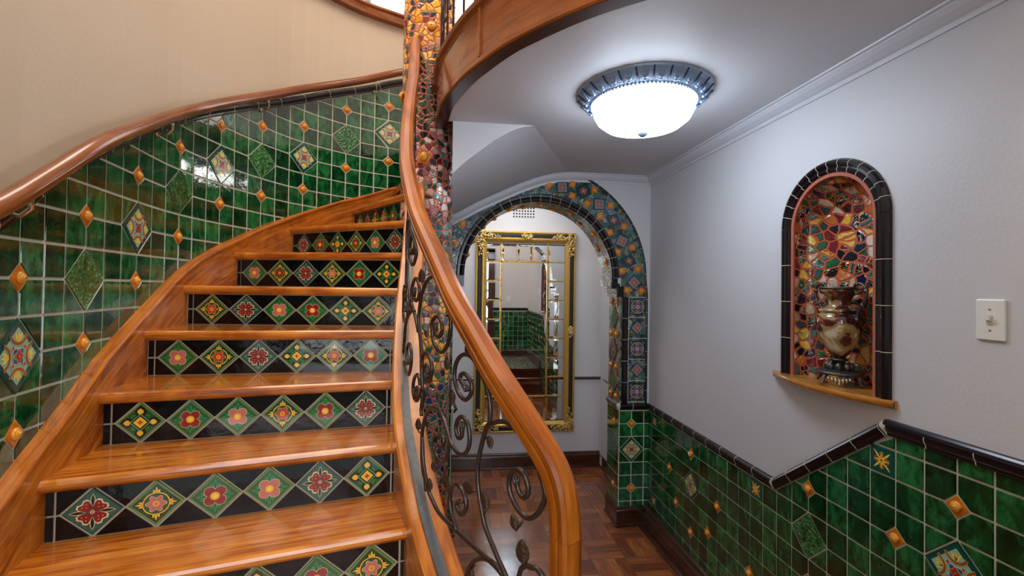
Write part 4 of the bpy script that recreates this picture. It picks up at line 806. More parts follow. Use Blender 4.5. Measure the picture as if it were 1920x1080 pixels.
# ================================================================== MOSAIC COLUMN
CX_, CY_, CR_ = -.168, 2.77, .15
COL = thing('mosaic_column', 'round broken-tile mosaic column with orange snail tiles at the stair end', 'column', (CX_, CY_, 0))
b = MB(); b.lathe([(CR_, 0.0), (CR_, 1.4), (CR_, 2.8), (CR_, 5.2)], (CX_, CY_, 0), 'column_mosaic', 48)
for i in range(len(b.uv)):
    j = i % 48; b.uv[i] = (2*PI*CR_*j/48, b.v[i][2])
b.build('shaft', COL)
for dpx, z, ro in ((9,3.29,.0),(-1,2.56,.3),(38,2.01,.2),(-46,2.93,.1),(10,1.42,.5)):
    dx = dpx*2.62/876; a = -PI/2-.06+math.asin(max(-1, min(1, dx/CR_)))
    one('snail_tile', COL, 'snail', lambda du, dv, h, a=a, z=z: (CX_+(CR_+.002+h)*cos(a+du/CR_), CY_+(CR_+.002+h)*sin(a+du/CR_), z+dv), .048, ro)
# ================================================================== STAIRCASE
STC = thing('staircase', 'curved wooden staircase with flower-tiled risers climbing to the left of the column', 'staircase', (-.6, 1.6, LZ))
TR = [(.606,(-1.0,.62),(.15,.86)),(.782,(-1.01,.80),(.09,.99)),(.958,(-1.03,.97),(.0,1.18)),(1.134,(-1.06,1.15),(-.105,1.405)),(1.31,(-1.08,1.385),(-.182,1.626)),(1.484,(-1.12,1.647),(-.228,1.817)),(1.658,(-1.162,1.93),(-.245,1.99)),(1.832,(-1.185,2.23),(-.25,2.17)),(2.008,(-1.144,2.59),(-.25,2.33)),(2.19,(-1.005,2.98),(-.255,2.49)),(2.366,(-.71,3.30),(-.275,2.64)),(2.54,(-.45,3.45),(-.27,2.85))]
RK = {3:['speckle','flower_pink','knot','knot','flower_red','rosette_pink'],
 4:['speckle','rosette_pink','flower_red','flower_pink','speckle','knot'], 5:['knot','flower_red','flower_pink','rosette_rust','flower_red','speckle'],
 6:['flower_pink','rosette_rust','speckle','knot','rosette_rust','flower_red'], 7:['rosette_rust','speckle','flower_pink','flower_red','knot','rosette_pink'],
 8:['flower_pink','rosette_red','speckle','rosette_pink','flower_red','knot'], 9:['speckle','flower_red','knot','rosette_red','flower_pink','speckle'],
 10:['flower_pink','speckle','knot','rosette_pink','flower_red','speckle'], 11:['flower_red','knot','speckle','flower_pink','rosette_pink','knot'], 2:['knot','speckle','flower_red','rosette_rust','flower_pink','speckle']}
def V2(p): return Vector((p[0], p[1], 0))
for i, (z, Lp, Rp) in enumerate(TR):
    Lp, Rp = V2(Lp), V2(Rp); d = (Rp-Lp).normalized(); L0, R0 = Lp-d*.03, Rp+d*.035
    fr_ = Vector((d.y, -d.x, 0))            # towards the viewer
    if i+1 < len(TR): nl, nr = V2(TR[i+1][1]), V2(TR[i+1][2])
    else: nl, nr = Lp-fr_*.25, Rp-fr_*.2
    d2 = (nr-nl).normalized(); f2 = Vector((d2.y, -d2.x, 0)); L1, R1 = nl-d2*.03-f2*.06, nr+d2*.035-f2*.06
    prof = [(.006,0),(.0,-.005),(-.003,-.013),(-.002,-.022),(.004,-.03),(.012,-.036)]
    vs = []; uv = []; m = len(prof)
    for k, (A, B) in enumerate(((L0, L1), (R0, R1))):
        back = (B-A)
        pts = [A-fr_*p[0]+Vector((0,0,z+p[1])) for p in prof]
        vs += [B+Vector((0,0,z))]+pts+[B+Vector((0,0,z-.036))]
        s0 = 0 if k == 0 else (R0-L0).length
        for p in vs[-(m+2):]: uv.append((s0+i*3.1, (p-A).length if (p-A-Vector((0,0,z))).length > .06 else -(p.z-z)))
    n = m+2
    bt = MB(); bt.add(vs, [[j, (j+1) % n, n+(j+1) % n, n+j] for j in range(n)]+[list(range(n))[::-1], [n+j for j in range(n)]], 'tread_wood', uv)
    bt.build('tread', STC)
    # riser under this tread
    z0 = TR[i-1][0] if i else LZ; z1 = z-.036
    A, B = Lp-fr_*.03-d*.02, Rp-fr_*.03+d*.02; ln = (Rp-Lp).length; O = Lp-fr_*.03
    br = MB(); f = lambda u, v, h, O=O, d=d, fr_=fr_: O+d*u+fr_*h+Vector((0,0,v))
    br.obox((A+B)/2-fr_*.01+Vector((0,0,(z0+z1)/2)), (B-A)/2, fr_*.009, (0,0,(z1-z0)/2), 'grout_tan')
    if 2 <= i <= 11:
        Dw = min(.147, (ln-.055)/6); mg = (ln-6*Dw)*.6; mid = (z0+z1)/2; hh = (z1-z0)/2; cs = [mg+Dw*(k+.5) for k in range(6)]
        g_ = .0030
        quads = []
        for sgn in (1, -1):
            lo, hi = (mid, z1) if sgn > 0 else (z0, mid)
            quads.append(([(0,lo),(mg*.72,lo),(mg*.72,hi),(0,hi)], []))
            quads.append(([(cs[5]+Dw/2+.006,lo),(ln,lo),(ln,hi),(cs[5]+Dw/2+.006,hi)], []))
            xs = [mg*.72]+cs+[cs[5]+Dw/2+.006]
            for k in range(7): quads.append(([(xs[k],lo),(xs[k+1],lo),(xs[k+1],hi),(xs[k],hi)], [c for c in (k-1, k) if 0 <= c < 6]))
        for q, cc in quads:
            x0, x1 = q[0][0], q[1][0]; y0, y1 = q[0][1], q[2][1]
            P = [(x0+g_,y0+g_),(x1-g_,y0+g_),(x1-g_,y1-g_),(x0+g_,y1-g_)]
            for c in cc:
                sx = -1 if x1 <= cs[c]+1e-6 else 1; sy = 1 if y0 >= mid-1e-6 else -1
                a_, b_ = -sx/(Dw/2), -sy/hh; nrm = math.hypot(a_, b_)
                if len(P) >= 3: P = clip(P, a_/nrm, b_/nrm, (-1+a_*cs[c]+b_*mid)/nrm-g_*.8)
            if len(P) >= 3:
                T_ = [f(u, v, .004) for u, v in P]; B_ = [f(u, v, 0) for u, v in P]; k = len(P)
                br.add(T_+B_, [list(range(k))]+[[(j+1) % k, j, k+j, k+(j+1) % k] for j in range(k)], 'black_glaze')
        for c, kd in zip(cs, RK[i]): put_art(br, kd, lambda du, dv, h, c=c: f(c+du, mid+dv, h), 1, 0, sxy=(Dw/2*.93, hh*.93))
    br.build('riser', STC)
# skirting stringer on the wall
b = MB(); P = []; us = [-14.5+.5*i for i in range(0, 80)]
for u in us: P.append(wp(u, .0, lerp(ST_u, ST_z, u)))
b.sweep(P, [(.004,0),(.046,0),(.051,-.006),(.051,-.016),(.045,-.022),(.042,-.026),(.042,-.36),(.004,-.36)], 'stair_wood', up='z')
b.build('wall_stringer', STC)
# inner stringer
PY = [.85,.93,1.17,1.405,1.626,1.817,1.99,2.17,2.33,2.49,2.65,2.8]; PZ = [.71,.782,.958,1.134,1.31,1.483,1.658,1.832,2.01,2.19,2.366,2.52]
CAPC = [(.222,.885),(.165,.95),(.105,1.03),(.05,1.12),(.003,1.21),(-.039,1.3),(-.08,1.405),(-.145,1.626),(-.175,1.817),(-.189,1.99),(-.196,2.17),(-.2,2.33),(-.213,2.49),(-.225,2.62)]
cc = catmull([(x, y, lerp(PY, PZ, y)+.085) for x, y in CAPC], 8)
for _ in range(3): 
    zs = [p.z for p in cc]
    for i in range(1, len(cc)-1): cc[i].z = (zs[i-1]+2*zs[i]+zs[i+1])/4
b = MB(); b.sweep(cc, [(-.052,-.006),(-.046,0),(.046,0),(.052,-.006),(.052,-.03),(-.052,-.03)], 'stair_wood', up='z'); b.build('stringer_cap', STC)
b = MB(); b.sweep(cc, [(-.046,-.028),(-.024,-.028),(-.024,-.38),(-.046,-.38)], 'stair_wood', up='z'); b.build('inner_stringer', STC)
b = MB(); vs = []; uv = []; L = 0
for i, p in enumerate(cc):
    t = (cc[min(i+1, len(cc)-1)]-cc[max(i-1, 0)]); t.z = 0; t.normalize(); s_ = Vector((t.y, -t.x, 0))
    if i: L += (p-cc[i-1]).length
    for o_, z_ in ((.045, p.z-.029), (.045, 0), (.02, 0), (.02, p.z-.029)): q = p+s_*o_; vs.append((q.x, q.y, z_)); uv.append((z_ , L))
b.add(vs, [[4*i+j, 4*i+(j+1) % 4, 4*i+4+(j+1) % 4, 4*i+4+j] for i in range(len(cc)-1) for j in range(4)], 'stair_wood', uv); b.build('spandrel_panel', STC)

# ================================================================== IRON BALUSTRADE
BAL = thing('stair_balustrade', 'wrought iron balustrade with leafy scrolls under a curved wooden handrail', 'balustrade', (.222, .886, LZ))
b = MB(); b.sweep([p+Vector((0,0,0)) for p in cc], [(-.022,-.001),(-.022,.010),(.006,.010),(.006,-.001)], 'iron_grey', up='z')
b.build('base_bar', BAL)
RAIL = [(-.235,2.62,3.20),(-.228,2.5,3.06),(-.222,2.4,2.94),(-.216,2.3,2.822),(-.216,2.2,2.71),(-.212,2.1,2.606),(-.207,2.0,2.508),(-.199,1.9,2.407),(-.187,1.8,2.308),(-.165,1.7,2.217),(-.14,1.6,2.129),(-.112,1.5,2.05),(-.075,1.4,1.97),(-.034,1.3,1.885),(.006,1.2,1.8),(.052,1.12,1.725),(.09,1.05,1.66),(.125,.995,1.608),(.159,.955,1.558),(.187,.925,1.515),(.207,.905,1.475),(.218,.893,1.425),(.222,.888,1.36)]
rc = catmull(RAIL, 6)
for _ in range(4):
    q = [p.copy() for p in rc]
    for i in range(1, len(rc)-1): rc[i] = (q[i-1]+2*q[i]+q[i+1])/4
def rsides(P):
    o = []
    for i in range(len(P)):
        j = i
        t = P[min(j+1, len(P)-1)]-P[max(j-1, 0)]
        t = Vector((t.x, t.y, 0))
        o.append(Vector((t.y, -t.x, 0)).normalized() if t.length > 2e-3 else o[-1])
    return o
RPROF = [(a*.80, c*.80) for a, c in [(-.026,-.030),(.026,-.030),(.027,-.018),(.033,-.014),(.034,-.004),(.024,.001),(.034,.006),(.034,.016),(.028,.025),(.012,.031),(-.012,.031),(-.028,.025),(-.034,.016),(-.034,.006),(-.024,.001),(-.034,-.004),(-.033,-.014),(-.027,-.018)]]
b = MB(); sd = rsides(rc)
for _ in range(6):
    q = [v.copy() for v in sd]
    for i in range(1, len(sd)-1): sd[i] = (q[i-1]+2*q[i]+q[i+1]).normalized()
b.sweep(rc, RPROF, 'rail_wood', sides=sd); b.build('handrail', BAL)
b = MB(); b.sweep([rc[-1]+Vector((0,0,.001)), Vector((.222,.886,.9)), Vector((.222,.886,LZ))], RPROF, 'rail_wood', sides=sd[-1]); b.build('newel_post', BAL)
IR = .0056
def rod(name, pts, r=IR, n=8, mat='iron'):
    P = catmull(pts, 3); b = MB(); b.tube(P, r, mat, n)
    return b.build(name, BAL)
SURFN = lambda: None
for k, pts in SCROLLS.items():
    big = k in ('s1','s2a','s3','s3b','s4','s7','s9','s10','s11','s12','s15','s17')
    o = rod('scroll' if big else 'stem', pts)
    if big:                                  # fish-tail end: flattened fan of three ribs
        e = Vector(pts[-1]); q = Vector(pts[-2]); d = (e-q).normalized(); b = MB()
        s_ = Vector((d.y, -d.x, 0)); s_ = s_.normalized() if s_.length > .1 else Vector((.7,-.7,0))
        s_ = Vector((.72,.69,0)) if abs(s_.length) < .1 else s_
        for w in (-.006, 0, .006): b.tube([q+s_*w*.4, e+s_*w, e+d*.012+s_*w*1.2], [.0035,.004,.0042], 'iron', 6)
        b.build('fish_tail', o)
for c_, t_, j_ in LEAVES:
    c_, t_, j_ = Vector(c_), Vector(t_), Vector(j_); u = (t_-c_); 
    if u.length < 1e-4: continue
    ln = max(.012, u.length*1.1); u.normalize()
    hn = Vector((-.6,-.8,.1)); s_ = u.cross(hn).normalized(); nn_ = s_.cross(u)
    b = MB(); P = []; Q = []; m = 9
    base_ = c_-u*ln
    outl = [(-1,0),(-.8,.38),(-.4,.6),(0,.62),(.45,.48),(.8,.25),(1,0)]
    ctr = [c_+u*ln*a+nn_*.0022 for a, w in outl]; lf = [c_+u*ln*a+s_*ln*w for a, w in outl]; rt = [c_+u*ln*a-s_*ln*w for a, w in outl]
    k = len(outl); vs = ctr+lf+rt; vs2 = [p-nn_*.002 for p in vs]
    fs = [[i, i+1, k+i+1, k+i] for i in range(k-1)]+[[i+1, i, 2*k+i, 2*k+i+1] for i in range(k-1)]
    b.add(vs+vs2, fs+[[q+3*k for q in f[::-1]] for f in fs]+[[k+i, k+i+1, 4*k+i+1, 4*k+i] for i in range(k-1)]+[[2*k+i+1, 2*k+i, 5*k+i, 5*k+i+1] for i in range(k-1)], 'leaf_iron')
    b.tube([base_, base_.lerp(j_, .5)+Vector((0,0,-.001)), j_], .0024, 'iron', 6)
    b.build('leaf', BAL)
# upper run near the column: mostly seen edge-on beside the handrail
def onc(y, dz, off=0):
    x = lerp([1.9,2.05,2.2,2.4,2.6], [-.198,-.207,-.21,-.215,-.22], y); zc = lerp(PY, PZ, y)+.09
    return (x+off, y, zc+dz)
for y0 in (2.1, 2.27, 2.44):
    rod('stem', [onc(y0-.05,.0), onc(y0-.02,.2), onc(y0+.03,.45), onc(y0,.6), onc(y0-.02,.70)])
    c0 = onc(y0+.02, .32); rod('scroll', [(c0[0], c0[1]+(.06-.011*i)*cos(i*.75), c0[2]+(.11-.02*i)*sin(i*.75)) for i in range(6)])
    c0 = onc(y0-.02, .6); rod('scroll', [(c0[0], c0[1]-(.06-.011*i)*cos(i*.75), c0[2]-(.1-.018*i)*sin(i*.75)) for i in range(6)])

# ================================================================== WALL HANDRAIL
WH = thing('wall_handrail', 'round polished wooden handrail fixed along the curved tiled wall', 'handrail', tuple(wp(10, .07, 2.4)))
RU = [-15,-1.93,-1.08,-.01,1.25,2.62,6.02,8.15,10.35,12.43,14.5,17.01,20.21,22.28,24.51,27]; RZ = [1.345,2.008,2.065,2.128,2.204,2.286,2.471,2.584,2.69,2.795,2.9,3.035,3.185,3.28,3.388,3.51]
P = [wp(-14.5+.5*i, .075, lerp(RU, RZ, -14.5+.5*i)) for i in range(80)]
for _ in range(2):
    q = [p.copy() for p in P]
    for i in range(1, len(P)-1): P[i] = (q[i-1]+2*q[i]+q[i+1])/4
b = MB(); b.tube(P, .025, 'wall_rail_wood', 16); b.build('rail', WH)
for u in (-1.0, 6.9, 14.6, 22.7):
    b = MB(); p = wp(u, .075, lerp(RU, RZ, u)-.024); w = wp(u+.25, .004, lerp(RU, RZ, u)-.065); n_ = (wp(u, .1, 0)-wp(u, 0, 0)).normalized()
    b.tube([w, w+n_*.012], .017, 'steel', 12); b.tube([w+n_*.01, w+n_*.04+Vector((0,0,-.005)), (p+w)/2+n_*.03+Vector((0,0,-.006)), p+Vector((0,0,-.012)), p], .006, 'steel', 8)
    t = (wp(u+.5,0,lerp(RU,RZ,u+.5))-wp(u-.5,0,lerp(RU,RZ,u-.5))).normalized(); b.obox(p, t*.022, n_*.009, (0,0,.002), 'steel')
    b.build('bracket', WH)

# ================================================================== MOSAIC NICHE
NI = thing('mosaic_niche', 'arched wall niche lined with red-grouted broken tiles behind the stone urn', 'niche', (XR, NY, NB))
ND = .15
b = MB(); vs = []; uv = []; nphi = 28
zz = [NB-.004]+[NB+(NS-NB)*i/6 for i in range(1, 7)]
for z in zz:
    for i in range(nphi+1):
        p = PI*i/nphi; vs.append((XR+ND*sin(p), NY+(NR-.002)*cos(p), z)); uv.append((i/nphi*PI*.185, z))
for k in range(1, 9):
    e = PI/2*k/8
    for i in range(nphi+1):
        p = PI*i/nphi; vs.append((XR+ND*sin(p)*(cos(e)), NY+(NR-.002)*cos(p)*cos(e), NS+(NR*.93)*sin(e))); uv.append((i/nphi*PI*.185*max(.15, cos(e))+.3*(1-cos(e)), NS+e*.2))
w = nphi+1
b.add(vs, [[j*w+i, j*w+i+1, (j+1)*w+i+1, (j+1)*w+i] for j in range(len(vs)//w-1) for i in range(nphi)], 'niche_mosaic', uv, True)
b.build('mosaic_lining', NI)
path = [(XR,NY+NR,NB)]+[(XR,y,z) for y, z in arch_n]+[(XR,NY-NR,NB)]
b = MB(); b.sweep([(XR-.001,p[1],p[2]) for p in path], [(0,-.012),(.008,-.012),(.008,.006),(0,.006)], 'terracotta', sides=(-1,0,0)); b.build('terracotta_edge', NI)
SUR = [(0,.0),(.014,.0),(.019,.006),(.02,.016),(.016,.021),(.022,.027),(.026,.036),(.022,.046),(.012,.052),(0,.053)]
b = MB()
capping(b, [(XR,NY+NR+.004,NB),(XR,NY+NR+.004,NS)], SUR, .165, sides=(-1,0,0)); capping(b, [(XR,NY-NR-.004,NS),(XR,NY-NR-.004,NB)], SUR, .165, sides=(-1,0,0))
capping(b, [(XR,NY+(NR+.004)*cos(PI*i/44),NS+(NR*.93+.004)*sin(PI*i/44)) for i in range(45)], SUR, .046, sides=(-1,0,0)); b.build('black_tile_surround', NI)
b = MB(); sh = []; n = 24
Y0, Y1 = 1.452, 2.073
front = [(XR-.012-.075*(1-((2*i/n)-1)**2), Y1+(Y0-Y1)*i/n) for i in range(n+1)]
layers = [(0,0),(-.004,-.006),(-.004,-.018),(.004,-.026),(.012,-.03)]
vs = []
for ins, dz in layers:
    vs += [(x+ins*1.0, y, NB+dz) for x, y in front]
m = n+1
b.add(vs, [[k*m+i, k*m+i+1, (k+1)*m+i+1, (k+1)*m+i] for k in range(len(layers)-1) for i in range(n)], 'shelf_wood', [(p[1], p[0]+p[2]) for p in vs], True)
for ly in (0, len(layers)-1):
    z = NB+layers[ly][1]; f_ = [(x+layers[ly][0], y) for x, y in front]
    loop_ = f_+[(XR+.0,Y0),(XR+.0,NY-NR+.002)]+[(XR+(ND-.002)*sin(PI*i/16), NY-(NR-.004)*cos(PI*i/16)) for i in range(17)]+[(XR+.0,NY+NR-.002),(XR+.0,Y1)]
    b.flat([loop_], lambda x, y, z=z: (x, y, z), 'shelf_wood')
    o_ = len(b.uv)-len(loop_); b.uv[o_:] = [(p[1], p[0]) for p in b.v[o_:]]
for y in (Y0, Y1): b.add([(XR-.012,y,NB),(XR,y,NB),(XR,y,NB-.03),(XR-.012,y,NB-.03)], [[0,1,2,3]], 'shelf_wood')
b.build('shelf', NI)

# ================================================================== URN
UX, UY = 1.572, 1.742; UZ = NB+.001
UR = thing('stone_urn', 'brown and cream banded onyx urn with metal handles standing in the niche', 'urn', (UX, UY, UZ))
b = MB(); b.lathe([(.0,.098),(.02,.1),(.024,.112),(.042,.135),(.062,.17),(.076,.21),(.083,.25),(.082,.27),(.074,.285),(.064,.29),(.072,.295),(.074,.302),(.066,.308),(.046,.312),(.038,.326),(.04,.345),(.05,.362),(.066,.372),(.07,.38),(.07,.388),(.0,.388)], (UX,UY,UZ), 'onyx', 40); b.build('body', UR)
b = MB(); b.lathe([(.055,.387),(.072,.387),(.073,.397),(.055,.397),(.053,.387)], (UX,UY,UZ), 'pewter', 40); b.build('rim_band', UR)
b = MB(); b.lathe([(.0,.04),(.07,.04),(.083,.043),(.085,.05),(.078,.055),(.05,.06),(.024,.066),(.016,.08),(.022,.092),(.032,.098),(.032,.104),(.0,.104)], (UX,UY,UZ), 'pewter', 32)
for i in range(8):
    a = 2*PI*i/8; b.ellip((UX+.04*cos(a), UY+.04*sin(a), UZ+.072), .014, .014, .018, 'pewter')
FOOT = b.build('pedestal', UR)
VA = math.atan2(-1.74, -1.57)
for i in range(4):
    a = VA+PI/4+PI/2*i+.12; b = MB(); dx, dy = cos(a), sin(a)
    b.tube([(UX+.066*dx,UY+.066*dy,UZ+.046),(UX+.084*dx,UY+.084*dy,UZ+.03),(UX+.088*dx,UY+.088*dy,UZ+.012),(UX+.096*dx,UY+.096*dy,UZ+.004)], [.009,.006,.0045,.005], 'pewter', 8); b.build('foot', UR)
for s_ in (1, -1):
    b = MB(); f = lambda r, z: (UX-.01*s_*0, UY+s_*r, UZ+z)
    b.tube(catmull([f(.066,.39),f(.078,.406),f(.1,.41),f(.122,.395),f(.127,.365),f(.117,.335),f(.1,.318),f(.088,.295),f(.083,.265)], 4), [.0055]*33, 'pewter', 8)
    b.tube(catmull([f(.07,.385),f(.084,.37),f(.1,.376),f(.098,.392),f(.088,.39)], 4), .0045, 'pewter', 8)
    for r_, z_ in ((.125,.38),(.108,.325),(.083,.268),(.084,.408)): b.ellip(f(r_, z_), .008, .01, .011, 'pewter')
    b.build('handle', UR)
b = MB()
for i in range(7):
    k = i-3; a = VA+k*.14; b.ellip((UX+.086*cos(a), UY+.086*sin(a), UZ+.030-.0035*(3-abs(k))), .006, .006, .007+.0022*(3-abs(k)), 'steel')
b.ellip((UX+.088*cos(VA), UY+.088*sin(VA), UZ+.012), .005, .005, .008, 'steel')
b.build('apron_ornament', UR)

# ================================================================== LIGHT SWITCHES
def switch(x, y, z, nx, ny, label):
    t = thing('light_switch', label, 'light switch', (x, y, z)); n_ = Vector((nx, ny, 0)); s_ = Vector((-ny, nx, 0)); c_ = Vector((x, y, z))
    b = MB(); b.obox(c_+n_*.004, s_*.037, n_*.004, (0,0,.059), 'plastic_white'); b.build('plate', t, bevel=.003)
    b = MB(); b.obox(c_+n_*.009, s_*.007, n_*.002, (0,0,.013), 'grout'); b.obox(c_+n_*.013+Vector((0,0,.003)), s_*.0045, n_*.007+Vector((0,0,.003)), (0,0,.006), 'plastic_white'); b.build('toggle', t)
    for dz in (.03, -.03): b = MB(); b.tube([c_+n_*.007+Vector((0,0,dz)), c_+n_*.0095+Vector((0,0,dz))], .0033, 'grout_tan', 10); b.build('screw', t)
switch(XR, 1.1645, 1.77, -1, 0, 'white toggle light switch on the grey wall right of the niche')
switch(1.12, -.12, 1.62, 0, 1, 'white light switch on the cream rear wall seen reflected in the mirror')

# ================================================================== CEILING LIGHT
def fixture(x, y, z, label):
    t = thing('ceiling_light', label, 'ceiling light', (x, y, z))
    b = MB(); b.lathe([(.298,0),(.298,-.008),(.29,-.014),(.276,-.024),(.252,-.042),(.243,-.045),(.238,-.048),(.234,-.052),(.228,-.05),(.226,-.04),(.226,0)], (x, y, z), 'fixture_metal', 56)
    for i in range(26):
        a = 2*PI*i/26; c_, s_ = cos(a), sin(a)
        g = lambda r, tt, dz: (x+r*c_-tt*s_, y+r*s_+tt*c_, z+dz)
        for k in range(-2, 3): b.tube([g(.250,.0,-.047), g(.266,.008*k*.5,-.041-.002*(2-abs(k))), g(.283,.0095*k*.9,-.024)], [.003,.0036,.0026], 'fixture_metal', 5)
        b.ellip(g(.256,0,-.045), .009, .009, .008, 'fixture_metal')
        b.tube([g(.243,.0335,-.047), g(.268,.0335,-.034), g(.295,.0345,-.011)], .0035, 'fixture_dark', 5)
    for i in range(90): a = 2*PI*i/90; b.ellip((x+.2335*cos(a), y+.2335*sin(a), z-.053), .006, .006, .0045, 'fixture_metal', n=6)
    b.build('rim', t)
    b = MB(); b.lathe([(.2255,-.04),(.2265,-.06),(.222,-.09),(.205,-.122),(.17,-.15),(.12,-.166),(.06,-.174),(.0,-.176)], (x, y, z), 'light_white', 48); b.build('glass_bowl', t)
    b = MB(); b.lathe([(.0,-.17),(.022,-.175),(.025,-.181),(.02,-.19),(.01,-.198),(.0,-.202)], (x, y, z), 'fixture_metal', 20); b.build('finial', t)
fixture(.838, 2.025, CZ, 'glowing white bowl ceiling light with blue-grey shell rim')

# ================================================================== GILT MIRROR
MX0, MX1, MZ0, MZ1 = .212, 1.252, .372, 2.425; YM = YB-.001
MI = thing('wall_mirror', 'tall gilt framed panelled mirror on the far wall seen through the arch', 'mirror', ((MX0+MX1)/2, YM, MZ0))
def rring(mb, x0, x1, z0, z1, prof, mat):
    vs = []
    for ins, pr in prof:
        vs += [(x0+ins, YM-pr, z0+ins), (x1-ins, YM-pr, z0+ins), (x1-ins, YM-pr, z1-ins), (x0+ins, YM-pr, z1-ins)]
    mb.add(vs, [[4*i+j, 4*i+(j+1) % 4, 4*i+4+(j+1) % 4, 4*i+4+j] for i in range(len(prof)-1) for j in range(4)], mat)
b = MB(); rring(b, MX0, MX1, MZ0, MZ1, [(0,0),(0,.03),(.006,.037),(.014,.038),(.02,.034),(.022,.03)], 'gilt'); rring(b, MX0, MX1, MZ0, MZ1, [(.062,.03),(.065,.038),(.073,.044),(.083,.044),(.089,.038),(.098,.034),(.104,.026),(.113,.022),(.113,.01)], 'gilt')
b.build('gilt_frame', MI)
b = MB(); rring(b, MX0, MX1, MZ0, MZ1, [(.022,.03),(.03,.033),(.054,.033),(.062,.03)], 'velvet_black'); b.build('black_inlay', MI)
def orn(name, cx, cz, arms, cnt=70, sp=.2, bulk=.034):
    b = MB()
    for i in range(cnt):
        a = random.choice(arms); t = random.random()**1.2
        x = cx+a[0]*sp*t+random.uniform(-1,1)*bulk*(1-.6*t)*(.3+abs(a[1])); z = cz+a[1]*sp*t+random.uniform(-1,1)*bulk*(1-.6*t)*(.3+abs(a[0]))
        b.ellip((x, YM-.042-random.random()*.014*(1-t*.6), z), .016*(1.3-t*.6), .012, .010, 'gilt_ornate', Matrix.Rotation(random.uniform(0, PI), 3, 'Y'), 7)
    for a in arms:
        pts = [(cx+a[0]*sp*k/8+.016*sin(k*1.6)*abs(a[1]), YM-.052, cz+a[1]*sp*k/8+.016*sin(k*1.6)*abs(a[0])) for k in range(9)]
        b.tube(pts, [.009-.0007*k for k in range(9)], 'gilt_ornate', 6)
    return b.build(name, MI)
e_ = .05
orn('corner_ornament', MX0+e_, MZ1-e_, [(1,0),(0,-1)]); orn('corner_ornament', MX1-e_, MZ1-e_, [(-1,0),(0,-1)])
orn('corner_ornament', MX0+e_, MZ0+e_, [(1,0),(0,1)]); orn('corner_ornament', MX1-e_, MZ0+e_, [(-1,0),(0,1)])
orn('crest_ornament', (MX0+MX1)/2, MZ1-.05, [(1,0),(-1,0),(0,-.6)], 34, .055, .03); orn('crest_ornament', (MX0+MX1)/2, MZ0+.05, [(1,0),(-1,0),(0,.6)], 34, .055, .03)
orn('side_ornament', MX1-.045, 1.40, [(0,1),(0,-1)], 34, .055, .03); orn('side_ornament', MX0+.045, 1.40, [(0,1),(0,-1)], 34, .055, .03)
GX = [.325,.470,.628,.785,.943+.02,1.110+.0]; gx = [(.325,.466),(.482,.63),(.642,.792),(.804,.955),(.971,1.138)]
gx = [(.327,.466),(.484,.632),(.644,.79),(.802,.95),(.966,1.136)]
gz = [2.294-.0]+[2.115-.197*i for i in range(0, 8)]+[.487]
def pane(x0, x1, z0, z1, bev=.016, nm='bevelled_pane'):
    b = MB(); rr_ = random.uniform(-.0002,.0002); r2_ = random.uniform(-.0002,.0002)
    y = YM-.014; tl = .0008 if nm == 'bevelled_pane' else .0002
    v = [(x0,y+tl,z0),(x1,y+tl,z0),(x1,y+tl,z1),(x0,y+tl,z1),(x0+bev,y+rr_,z0+bev),(x1-bev,y+r2_,z0+bev),(x1-bev,y+r2_,z1-bev),(x0+bev,y+rr_,z1-bev)]
    b.add(v, [[0,1,5,4],[1,2,6,5],[2,3,7,6],[3,0,4,7],[4,5,6,7]], 'mirror_silver'); b.build(nm, MI)
for i in range(9):
    for c_ in (0, 4): pane(gx[c_][0], gx[c_][1], gz[i+1]+.006, gz[i]-.006)
for c_ in (1,2,3): pane(gx[c_][0], gx[c_][1], gz[1]+.006, gz[0]-.006); pane(gx[c_][0], gx[c_][1], gz[9]+.006, gz[8]-.006)
pane(gx[1][0], gx[3][1], gz[8]+.008, gz[1]-.008, .02, 'main_glass')
b = MB()
def bar(x0, x1, z0, z1): b.box(x0, x1, YM-.026, YM-.008, z0, z1, 'gilt_line')
for x in (.475, .958): bar(x-.009, x+.008, .487, 2.296)
for i in range(1, 9):
    bar(.325, .475, gz[i]-.005, gz[i]+.005); bar(.958, 1.138, gz[i]-.005, gz[i]+.005)
for z in (gz[1], gz[8]): bar(.475, .958, z-.008, z+.008)
for x in (.638, .796):
    bar(x-.005, x+.005, gz[1], 2.296); bar(x-.005, x+.005, .487, gz[8])
b.build('glazing_bars', MI)
b = MB(); b.box(.324, 1.14, YM-.010, YM-.004, .484, 2.297, 'velvet_black'); b.build('backing', MI)

# vent grille above the mirror
VG = thing('air_vent', 'small perforated air vent high on the wall above the mirror', 'vent', (.70, YB, 2.6))
b = MB(); b.box(.575, .825, YB-.004, YB-.0005, 2.565, 2.685, 'paint_white'); b.build('plate', VG)
b = MB()
for i in range(8):
    for j in range(4): x = .59+.0295*i; z = 2.574+.0295*j; b.box(x, x+.015, YB-.0055, YB-.0035, z, z+.015, 'void_black')
b.build('holes', VG)

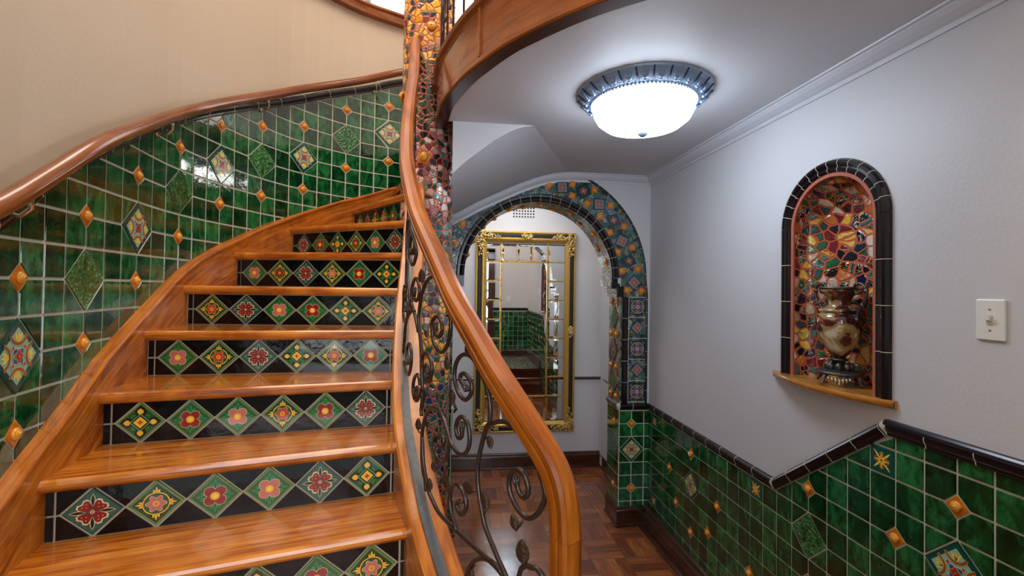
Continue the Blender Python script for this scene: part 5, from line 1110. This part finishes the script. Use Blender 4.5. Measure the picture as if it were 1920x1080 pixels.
# ================================================================== UPPER LANDING RAILING
UPR = thing('landing_railing', 'wrought iron scroll railing standing on the curved upper fascia', 'railing', (FAS[12].x, FAS[12].y, CZ+.25))
def fa(i, dz, k=0):
    i = max(0, min(len(FAS)-2, i)); p = FAS[int(i)].lerp(FAS[int(i)+1], i-int(i)); q = FAS[int(i)+1]; t = (q-FAS[int(i)]).normalized(); return p+Vector((t.y, -t.x, 0))*(.03)+Vector((0,0,.25+dz))
b = MB(); b.sweep([fa(i, .86) for i in range(2, 62)], RPROF, 'rail_wood', up='perp'); b.build('handrail', UPR)
b = MB(); b.tube([fa(i, .03) for i in range(2, 62)], .006, 'iron', 6); b.build('base_bar', UPR)
for i in range(4, 60, 3):
    b = MB(); b.tube([fa(i, 0), fa(i, .3), fa(i, .84)], .006, 'iron', 6); b.build('baluster', UPR)
    if i < 56:
        b = MB(); b.tube(catmull([fa(i+1.5+(1.4-.22*k)*cos(k*.85), .22+(.15-.022*k)*sin(k*.85)) for k in range(7)], 3), .0055, 'iron', 6); b.build('scroll', UPR)

# ================================================================== ADDED FILL PANELS OUT OF VIEW
def panel(name, x, y, z, w, h, col, es, label):
    plain('glow_'+name, (1,1,1,1), .4, emis=col, es=es)
    t = thing('ceiling_light', label, 'ceiling light', (x, y, z)); b = MB(); b.box(x-w/2, x+w/2, y-h/2, y+h/2, z-.02, z-.001, 'glow_'+name); b.build('diffuser', t)  # not a known fitting: glowing panel added as fill light
    b = MB(); 
    for a in ((x-w/2-.02,x-w/2,y-h/2-.02,y+h/2+.02),(x+w/2,x+w/2+.02,y-h/2-.02,y+h/2+.02),(x-w/2,x+w/2,y-h/2-.02,y-h/2),(x-w/2,x+w/2,y+h/2,y+h/2+.02)): b.box(*a, z-.03, z, 'paint_trim')
    b.build('frame', t)
panel('stair_fill', -.3, 1.6, 5.2, 2.6, 2.6, (1,.88,.75,1), 5.6, 'large warm fill panel added in the ceiling high above the stairwell')
panel('entry', .1, -1.6, 2.8, 1.5, 1.5, (.93,.96,1,1), 4.5, 'square fill panel added in the entry room behind the doorway')
panel('back', .5, 4.25, 2.9, 1.0, .3, (1,.98,.96,1), 11, 'narrow unseen fill panel added over the mirror behind the arch')

w = bpy.data.worlds.new('world'); bpy.context.scene.world = w; w.use_nodes = True
w.node_tree.nodes['Background'].inputs[0].default_value = (.8,.85,1,1); w.node_tree.nodes['Background'].inputs[1].default_value = .5

# ================================================================== CAMERA
cd = bpy.data.cameras.new('camera'); cam = bpy.data.objects.new('camera', cd); C.objects.link(cam); bpy.context.scene.camera = cam
Rt, Fw, Up = Vector((.99233312,-.12270290,.01479773)), Vector((.12247726,.99235339,.0152994)), Vector((-.01656186,-.01336972,.99977345))
cam.matrix_world = Matrix(((Rt.x,Up.x,-Fw.x,0),(Rt.y,Up.y,-Fw.y,0),(Rt.z,Up.z,-Fw.z,1.84),(0,0,0,1)))
cd.sensor_width = 36; cd.lens = 36*876.35/1920; cd.shift_y = -12.6/1920; cd.clip_start = .02
vs_ = bpy.context.scene.view_settings; vs_.view_transform = 'Standard'; vs_.look = 'None'; vs_.gamma = 1; vs_.use_curve_mapping = False; vs_.exposure = .26
